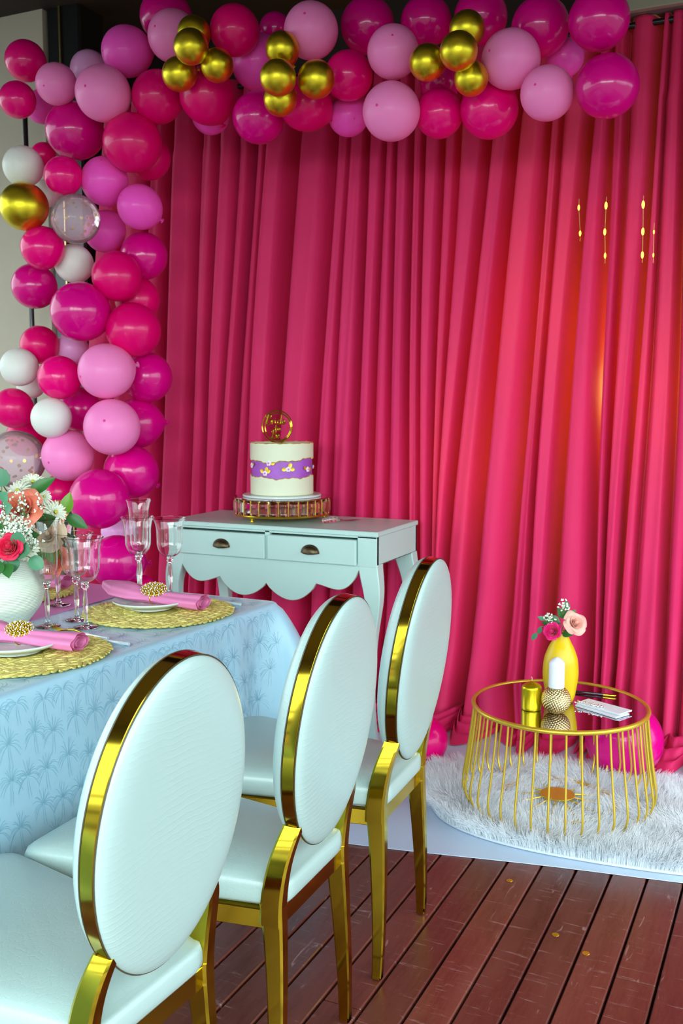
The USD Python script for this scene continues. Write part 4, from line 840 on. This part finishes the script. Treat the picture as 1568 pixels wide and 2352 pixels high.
# ================================================================== balloons
BALLOONS = '-3.277,3.640,2.926,0.090,H;-3.221,3.520,2.719,0.079,H;-3.002,3.520,2.757,0.087,L;-3.023,3.770,2.891,0.085,V;-2.755,3.520,2.688,0.115,L;-2.719,3.640,2.888,0.105,P;-3.302,3.770,2.763,0.077,P;-3.012,3.640,2.593,0.125,M;-2.676,3.607,2.498,0.123,R;-2.562,3.640,2.682,0.109,R;-2.605,3.770,3.055,0.110,M;-2.478,3.640,2.914,0.106,L;-2.122,3.540,2.852,0.097,R;-2.310,3.628,2.654,0.113,R;-2.392,3.782,2.620,0.079,P;-2.118,3.723,2.785,0.113,P;-2.077,3.640,2.541,0.102,M;-2.075,3.787,2.931,0.065,M;-1.782,3.534,2.799,0.103,L;-1.863,3.640,2.569,0.103,R;-1.651,3.770,2.874,0.107,M;-1.440,3.520,2.669,0.094,L;-1.674,3.640,2.650,0.093,H;-1.734,3.770,2.540,0.081,P;-1.446,3.520,2.460,0.105,L;-1.408,3.770,2.853,0.095,M;-1.189,3.770,2.835,0.099,M;-1.303,3.640,2.467,0.090,H;-1.110,3.640,2.459,0.105,H;-1.347,3.770,2.621,0.077,M;-1.000,3.520,2.582,0.100,L;-0.869,3.520,2.452,0.091,L;-0.928,3.640,2.719,0.101,M;-0.698,3.520,2.666,0.100,M;-0.666,3.520,2.449,0.103,M;-0.866,3.770,2.646,0.067,P;-2.246,3.440,2.830,0.064,G;-2.195,3.340,2.740,0.066,G;-2.318,3.440,2.685,0.067,G;-2.141,3.440,2.694,0.064,G;-1.848,3.426,2.709,0.063,G;-1.820,3.340,2.578,0.066,G;-1.713,3.440,2.586,0.069,G;-1.866,3.440,2.533,0.062,G;-1.133,3.440,2.677,0.061,G;-1.128,3.340,2.573,0.064,G;-1.278,3.440,2.586,0.063,G;-1.115,3.440,2.510,0.059,G;-3.202,3.520,2.433,0.088,W;-2.979,3.520,2.372,0.083,H;-3.303,3.770,2.546,0.058,R;-2.852,3.640,2.363,0.103,P;-2.735,3.803,2.484,0.098,R;-2.669,3.640,2.237,0.095,P;-3.132,3.440,2.242,0.103,G;-2.919,3.520,2.185,0.105,C;-3.292,3.770,2.373,0.063,W;-2.961,3.770,2.172,0.093,P;-3.093,3.503,2.072,0.094,H;-3.050,3.657,2.021,0.086,W;-2.754,3.781,2.052,0.105,M;-2.779,3.615,1.944,0.108,R;-3.270,3.640,1.929,0.103,M;-2.908,3.520,1.791,0.128,M;-2.718,3.640,1.713,0.119,R;-2.802,3.789,1.862,0.101,R;-3.252,3.642,1.661,0.088,R;-3.170,3.770,1.649,0.076,V;-3.263,3.518,1.555,0.086,W;-3.033,3.520,1.506,0.097,H;-2.777,3.520,1.530,0.119,L;-2.741,3.770,1.510,0.113,M;-3.429,3.770,1.482,0.068,W;-3.310,3.520,1.370,0.091,R;-3.050,3.477,1.327,0.089,W;-3.141,3.770,1.363,0.105,M;-2.752,3.520,1.289,0.122,L;-2.808,3.770,1.300,0.115,M;-3.305,3.520,1.135,0.133,C;-3.468,3.770,1.228,0.096,R;-3.038,3.563,1.157,0.116,L;-2.781,3.684,1.084,0.121,M;-2.795,3.476,0.976,0.131,M;-3.262,3.770,0.965,0.087,R;-2.930,3.770,0.792,0.077,V;-2.744,3.520,0.696,0.118,M;-2.691,3.640,0.563,0.058,R'
NAMES = {'L': ('light pink', 'light_pink'), 'V': ('pale lilac pink', 'lilac'), 'P': ('orchid pink', 'orchid'), 'M': ('deep magenta', 'magenta'), 'R': ('raspberry red', 'raspberry'), 'H': ('bright hot pink', 'hot_pink'), 'W': ('ivory white', 'ivory'), 'G': ('chrome gold', 'gold'), 'C': ('clear confetti', 'confetti')}
BP = smooth_prof([(.0005, 1.0), (.30, .955), (.60, .80), (.85, .52), (.985, .17), (1.0, -.02), (.97, -.26), (.84, -.58), (.60, -.86), (.33, -1.05), (.13, -1.15), (.07, -1.19)], 4)[::-1]
_proto = {}
def balloon(k, label, loc, r_, apex, spin, group=None, cat='balloon'):
    R = rot_to(apex, spin)
    if k in _proto: return dup(_proto[k], 'balloon', label, cat, loc, scale=r_, R=R, group=group)
    t = thing('balloon', label, cat, loc, scale=r_, R=R, group=group); _proto[k] = t
    obj('body', lathe(BP, 48), M['b' + k], t, smooth=True)
    obj('knot', MB().add(lathe(smooth_prof([(.065, -1.185), (.085, -1.20), (.05, -1.235), (.06, -1.26), (.12, -1.31), (.10, -1.315), (.03, -1.27)], 3), 14)), M['b' + k] if k != 'C' else M['bL'], t, smooth=True)
    if k in 'LP': obj('tip', ball(.048, 2, (0, 0, 1.0), (1, 1, .35)), M['tip'], t, smooth=True)
    if k == 'C':
        rg = np.random.default_rng(8); m = MB()
        for q in range(80):
            d = rg.normal(0, 1, 3); d[2] = d[2] * .8 - .2; d /= np.linalg.norm(d); Rr = rot_to(d); a = np.arange(7) * 2 * PI / 7; s = rg.uniform(.04, .075)
            v = np.vstack([np.zeros((1, 3)), np.c_[s * np.cos(a), s * np.sin(a), 0 * a]]) ; f = [[0, 1 + i, 1 + (i + 1) % 7] for i in range(7)]; v2 = np.vstack([v, v - [0, 0, .008]]); f2 = f + [[8, 9 + (i + 1) % 7, 9 + i] for i in range(7)]
            m.add((v2 @ Rr.T + d * .955, np.array(f2)))
        obj('confetti', m, M['confetti'], t, smooth=False, kind='stuff', label='gold foil confetti dots stuck inside')
    return t
rows = [(*map(float, b.split(',')[:4]), b.split(',')[4]) for b in BALLOONS.split(';')]
TOPZ = 2.52
def zone(b): return 'top' if (b[0] > -2.62 and b[2] > 2.2) else 'side'
ORD = ['first', 'second', 'third', 'fourth', 'fifth', 'sixth', 'seventh', 'eighth', 'ninth', 'tenth', 'eleventh', 'twelfth', 'thirteenth', 'fourteenth', 'fifteenth', 'sixteenth']
def px(b):  # picture-plane order, for naming only
    p = np.array(b[:3]) - np.array([0, 0, 1.40]); return (p @ _r) / (p @ _f), -(p @ _u) / (p @ _f)
gold_cl = 0
for i, b in enumerate(rows):
    x, y, z, r_, k = b; nm = NAMES[k][0]; same = [q for q in rows if q[4] == k and zone(q) == zone(b)]
    if k == 'G' and zone(b) == 'top':
        j = [q for q in rows if q[4] == 'G' and zone(q) == 'top'].index(b); cl_ = ['leftmost', 'middle', 'rightmost'][j // 4]; four = [q for q in rows if q[4] == 'G' and zone(q) == 'top'][j // 4 * 4: j // 4 * 4 + 4]
        fr = min(four, key=lambda q: q[1])
        if b == fr: w = 'frontmost'
        else:
            rest = [q for q in four if q != fr]; byz = sorted(rest, key=lambda q: -q[2])
            if cl_ == 'leftmost': w = 'topmost' if b == byz[0] else ('left' if b[0] == min(q[0] for q in rest) else 'right')
            elif cl_ == 'middle': w = 'topmost' if b == byz[0] else ('bottom' if b == byz[-1] else 'right')
            else: w = 'topmost' if b == byz[0] else ('bottom' if b == byz[-1] else 'left')
        label = f'small chrome gold balloon, {w} one of the {cl_} gold cluster on the arch'
    elif zone(b) == 'top':
        o = sorted(same, key=lambda q: px(q)[0]).index(b); label = f'{nm} balloon in the top run of the arch, {ORD[o]} {nm.split()[-1]} one from left'
        if len(same) == 1: label = f'the only {nm} balloon in the top run of the arch'
    elif len(same) == 1: label = f'large {nm} balloon at the left edge of the balloon column'
    else:
        o = sorted(same, key=lambda q: px(q)[1]).index(b); label = f'{nm} balloon in the left column of the arch, {ORD[o]} {nm.split()[-1]} one from top'
        if k == 'C': label = ['small clear balloon with gold confetti beside the gold balloon', 'large clear balloon with gold confetti just above the bouquet'][o]
    g = np.random.default_rng(1000 + i); core = np.array([g.normal(0, .28), -1.0, g.normal(0, .22)])
    if k in 'MRP' and i % 2: core = core + np.array([g.normal(0, .5), .3, g.normal(0, .5)])
    if k == 'G' and zone(b) == 'top': core = np.array([x, y, z]) - np.array([np.mean([q[0] for q in four]), 3.56, np.mean([q[2] for q in four])])
    balloon(k, label, (x, y, z), r_ * (1.0 if k != 'G' else 1.0), core, g.random() * 6)
_proto_floor = dup(_proto['H'], 'balloon', 'hot pink balloon lying on the white sheet beside the farthest chair', 'balloon', (-1.296, 3.515, .097), scale=.095, R=rot_to((.3, -.8, .5)))
dup(_proto['M'], 'balloon', 'big deep magenta balloon lying behind the gold wire table', 'balloon', (-.570, 3.700, .150), scale=.142, R=rot_to((.2, -.7, .7)))

# ================================================================== fur rug
RX, RY = -.535, 3.290
def rug_r(a): return 1 + .05 * math.sin(3 * a + 1) + .03 * math.sin(5 * a)
ru = thing('fur_rug', 'fluffy white faux fur rug on the vinyl sheet under the gold wire table', 'rug', (RX, RY, .0065))
a = np.arange(72) * 2 * PI / 72; ring = np.array([((.70) * rug_r(q) * math.cos(q), .350 * rug_r(q) * math.sin(q)) for q in a])
P = np.stack([np.c_[ring * s, np.full(72, z)] for s, z in ((.001, 0), (1, 0), (1.005, .004), (.99, .008), (.001, .008))], 1); obj('backing', gridmesh(P, True, flip=True), M['rug_base'], ru)
g = np.random.default_rng(77); NH = 60000; aa = g.random(NH) * 2 * PI; rr = np.sqrt(g.random(NH)); bx = (.70) * np.array([rug_r(q) for q in aa]) * rr * np.cos(aa); by = .350 * np.array([rug_r(q) for q in aa]) * rr * np.sin(aa)
nA = meshkit.fbm(np.c_[bx * 5, by * 5, 0 * bx + .3], 2, 3) * 4 * PI; nB = meshkit.noise(np.c_[bx * 22, by * 22, 0 * bx], 4)
dirx, diry = np.cos(nA) + bx / .5 * rr ** 3 * 1.4, np.sin(nA) + by / .3 * rr ** 3 * 1.4; q = np.hypot(dirx, diry) + 1e-6; dirx /= q; diry /= q
L = .062 * (.7 + .6 * g.random(NH)) * (1 - .62 * (np.hypot(bx + .187, by + .005) < .075) - .12 * (np.hypot(bx + .187, by + .005) < .27)); lean = np.clip(.45 + .45 * (nB - .5) + g.normal(0, .13, NH), .05, .95); pts = np.zeros((NH, 4, 3))
for j, s in enumerate((0, .35, .7, 1.0)):
    pts[:, j, 0] = bx + dirx * L * lean * s * (.4 + .75 * s) + g.normal(0, .0022, NH) * s; pts[:, j, 1] = by + diry * L * lean * s * (.4 + .75 * s) + g.normal(0, .0022, NH) * s
    pts[:, j, 2] = .006 + L * s * np.sqrt(np.maximum(1 - (lean * (.35 + .6 * s)) ** 2, .04)) * (1 - .32 * s * lean)
bc = UsdGeom.BasisCurves.Define(stage, numbered(path_of(ru), 'fur')); bc.CreateTypeAttr('linear'); bc.CreatePointsAttr(Vt.Vec3fArray.FromNumpy(pts.reshape(-1, 3).astype(np.float32))); bc.CreateCurveVertexCountsAttr(Vt.IntArray.FromNumpy(np.full(NH, 4, np.int32)))
bc.CreateWidthsAttr(Vt.FloatArray.FromNumpy(np.tile(np.array([.0019, .0018, .0012, .0004], np.float32), NH))); bc.SetWidthsInterpolation('vertex'); UsdShade.MaterialBindingAPI.Apply(bc.GetPrim()).Bind(M['fur']); data(bc.GetPrim(), kind='stuff')

# ================================================================== gold wire coffee table
GX, GY, GZT = -.722, 3.285, .378
ct = thing('coffee_table', 'round gold wire drum coffee table with a mirror top on the white fur rug', 'coffee table', (GX, GY, .016))
ZT2 = GZT - .016
obj('rim', torus(.289, .0080, 96, 10, ZT2), M['gold_wire'], ct, smooth=True)
mt = obj('mirror_top', lathe([(.0005, ZT2 - .002), (.283, ZT2 - .002), (.283, ZT2 + .003), (.0005, ZT2 + .003)], 96), M['mirror'], ct)
for k in range(38):
    q = 2 * PI * (k + .3) / 38; prof = curve([(.287, ZT2 - .004), (.300, ZT2 - .12), (.315, .14), (.322, .085), (.312, .045), (.285, .016), (.255, .006)], 18)
    obj('wire', tube(np.c_[prof[:, 0] * math.cos(q), prof[:, 0] * math.sin(q), prof[:, 1]], (.0037), 6), M['gold_wire'], ct, smooth=True)
obj('base_ring', torus(.255, .0045, 72, 8, .006), M['gold_wire'], ct, smooth=True)
obj('inner_ring', lathe([(.180, .026), (.198, .026), (.198, .031), (.180, .031), (.180, .026)], 64), M['gold_wire'], ct)
obj('base_disc', lathe([(.0005, .046), (.058, .046), (.060, .048), (.058, .050), (.0005, .050)], 48), M['gold_wire'], ct)
for k in range(12):
    q = 2 * PI * (k + .2) / 12; obj('spoke', tube([(.05 * math.cos(q), .05 * math.sin(q), .044), (.19 * math.cos(q), .19 * math.sin(q), .027), (.255 * math.cos(q), .255 * math.sin(q), .008)], .003, 6), M['gold_wire'], ct)
ZC = GZT + .0036
c1 = thing('pillar_candle', 'squat metallic gold pillar candle on the mirror top, left of the dimpled ball', 'candle', (-.795, 3.190, ZC))
obj('wax', lathe(smooth_prof([(.0005, 0), (.0315, .0), (.0335, .003), (.0335, .073), (.0325, .077), (.016, .089), (.0005, .096)], 4), 48), M['wax_gold'], c1, smooth=50); obj('wick', tube([(0, 0, .094), (.001, 0, .103), (-.001, 0, .110)], .0009, 6), M['wick'], c1)
def dimpled():
    m = trimesh.creation.icosphere(6, .0485); v = m.vertices / .0485; n = 420; i = np.arange(n) + .5; ph = np.arccos(1 - 2 * i / n); th = PI * (1 + 5 ** .5) * i
    C_ = np.c_[np.cos(th) * np.sin(ph), np.sin(th) * np.sin(ph), np.cos(ph)]
    from scipy.spatial import cKDTree
    d, _ = cKDTree(C_).query(v); r_ = .0465 + .0019 * np.clip(1 - (d / .086) ** 2, 0, 1) ** .8; v = v * r_[:, None]; v[:, 2] = np.clip(v[:, 2], -.0445, .0405) + .0445; return v, m.faces
c2 = thing('candle_holder', 'round gold candle holder with a dimpled hammered skin on the mirror top', 'candle holder', (-.712, 3.185, ZC)); obj('body', dimpled(), M['hammered'], c2, smooth=True)
c3 = thing('pillar_candle', 'slim white pillar candle standing in the dimpled gold holder', 'candle', (-.712, 3.185, ZC + .0855))
obj('wax', lathe(smooth_prof([(.0005, 0), (.0250, 0), (.0258, .002), (.0258, .078), (.0245, .083), (.006, .100), (.0005, .102)], 4), 40), M['wax_white'], c3, smooth=50)
vz = thing('vase', 'smooth yellow bottle vase with two roses on the mirror top', 'vase', (-.728, 3.315, ZC))
obj('body', lathe(smooth_prof([(.0005, 0), (.038, 0), (.043, .004), (.054, .05), (.0600, .10), (.0575, .14), (.044, .185), (.029, .215), (.0225, .232), (.0215, .240), (.019, .240), (.0190, .225), (.0005, .20)], 5), 64), M['vase_yellow'], vz, smooth=45)
make_rose('rose', 'hot pink rose in the yellow vase, left bloom', (-.745, 3.285, .628), (-.1, -.85, .25), 1.15, M['rose_hot'], .45, 21)
make_rose('rose', 'blush rose with curled petals in the yellow vase, right bloom', (-.688, 3.30, .655), (.55, -.6, .45), 1.15, M['rose_blush'], 1.15, 22)
make_sprig('foliage', 'dark green rose leaves above the blooms in the yellow vase', (-.73, 3.315, .62), [((.0, -.01, .035), (-.8, -.2, .30), .055, .020), ((.012, .0, .05), (-.35, -.2, .7), .045, .018), ((.02, 0, .075), (-.10, .0, 1.0), .040, .012), ((.02, -.005, .055), (.5, 0, .5), .040, .014), ((-.02, -.005, .02), (-.9, -.2, .35), .045, .016), ((.012, -.03, .005), (.7, -.4, .1), .04, .014)], M['leaf'], round_=False)
make_sprig('foliage', 'small grey-green leaves trailing left of the yellow vase', (-.76, 3.30, .635), [((-.035, -.005, .005), (-.2, -.1, -1), .030, .009), ((-.048, -.005, -.018), (-.5, -.1, -.9), .034, .010), ((-.02, -.01, .03), (-.6, -.2, .3), .026, .009)], M['euca'], round_=False)
make_gyp('tiny baby-breath spray at the left of the yellow vase roses', (-.768, 3.295, .660), 20, .022, 31); make_gyp('tiny baby-breath spray above the yellow vase roses', (-.722, 3.305, .712), 18, .022, 32)
# folded white cards with a silver beaded band, and pen
for k, (dx, dy, rz, lab) in enumerate(((-.004, -.014, -.50, 'lower of the two folded white cards on the mirror top'), (0, 0, -.42, 'upper of the two folded white cards on the mirror top, under the silver beads'))):
    t = thing('folded_card', lab, 'card', (-.575 + dx, 3.285 + dy, ZC + .0006 + .0065 * k), rotz=rz)
    obj('sheet', bbox(-.085, .085, -.034, .034, 0, .0016, .0005), M['paper'], t); obj('sheet', bbox(-.085, .083, -.033, .034, .0028, .0044, .0005), M['paper'], t); obj('fold', tube([(-.085, .0335, .0022), (.084, .0335, .0022)], .0022, 8), M['paper'], t)
t = thing('beaded_band', 'silver beaded floral band across the folded white cards', 'ribbon', (-.620, 3.278, ZC + .0115), rotz=-.25); g = np.random.default_rng(6); m = MB()
for k in range(26): m.add(ball(.0034 * g.uniform(.7, 1.3), 1, (-.05 + .1 * k / 25 + g.normal(0, .002), g.normal(0, .005), .003 + abs(g.normal(0, .0015)))))
obj('beads', m, M['silver'], t); obj('cord', tube([(-.055, 0, .0015), (0, .003, .0015), (.055, 0, .0015)], .0011, 5), M['silver'], t)
t = thing('pen', 'slim gold and black pen lying behind the folded cards at the back of the mirror', 'pen', (-.640, 3.440, ZC + .0045), rotz=.06)
obj('barrel', tube([(-.06, 0, 0), (.035, 0, 0)], .0042, 10), M['black_metal'], t); obj('cap', tube([(.035, 0, 0), (.072, 0, 0), (.078, 0, 0)], [.0047, .0047, .002], 10), M['gold_satin'], t); obj('tip', tube([(-.072, 0, 0), (-.06, 0, 0)], [.0012, .004], 8), M['gold_satin'], t)
# confetti dots on the deck
for x, y, lab in ((-.735, 2.735, 'gold foil dot on the deck, nearest the white sheet'), (-.544, 2.495, 'gold foil dot on the deck, middle one of three'), (-.453, 2.439, 'gold foil dot on the deck, nearest the camera')):
    obj('confetti_dot', MB().add(lathe([(.0005, 0), (.0095, 0), (.0098, .0004), (.0095, .0008), (.0005, .0008)], 14), (np.eye(3), (x, y, .0004))), M['confetti'], label=lab, cat='confetti')

# repeats of a kind carry one group phrase each
GROUPS = {'dining_chair': 'oval-back chairs along the table', 'placemat': 'straw placemats on the table', 'plate': 'white plates on the placemats', 'napkin': 'pink napkins on the plates', 'napkin_ring': 'gold rings on the pink napkins', 'fork': 'gold forks on the table',
          'knife': 'gold knives on the table', 'wine_glass': 'wine glasses on the table', 'champagne_flute': 'flutes on the table', 'balloon': 'balloons of the arch', 'fairy_light_strand': 'fairy lights on the curtain', 'chrysanthemum': 'white chrysanthemums of the bouquet', 'gypsophila': 'baby-breath sprays',
          'confetti_dot': 'gold foil dots on the deck', 'folded_card': 'folded cards on the mirror top', 'rose': 'roses in the vases', 'carnation': 'salmon carnations of the bouquet', 'eucalyptus': 'eucalyptus sprigs of the bouquet', 'foliage': 'green leaves in the vases', 'curtain': 'raspberry curtains'}
for p in stage.GetPrimAtPath('/World').GetChildren():
    base = p.GetName().rstrip('0123456789').rstrip('_')
    if base in GROUPS and p.GetCustomDataByKey('label') and 'lying' not in p.GetCustomDataByKey('label'): p.SetCustomDataByKey('group', GROUPS[base])
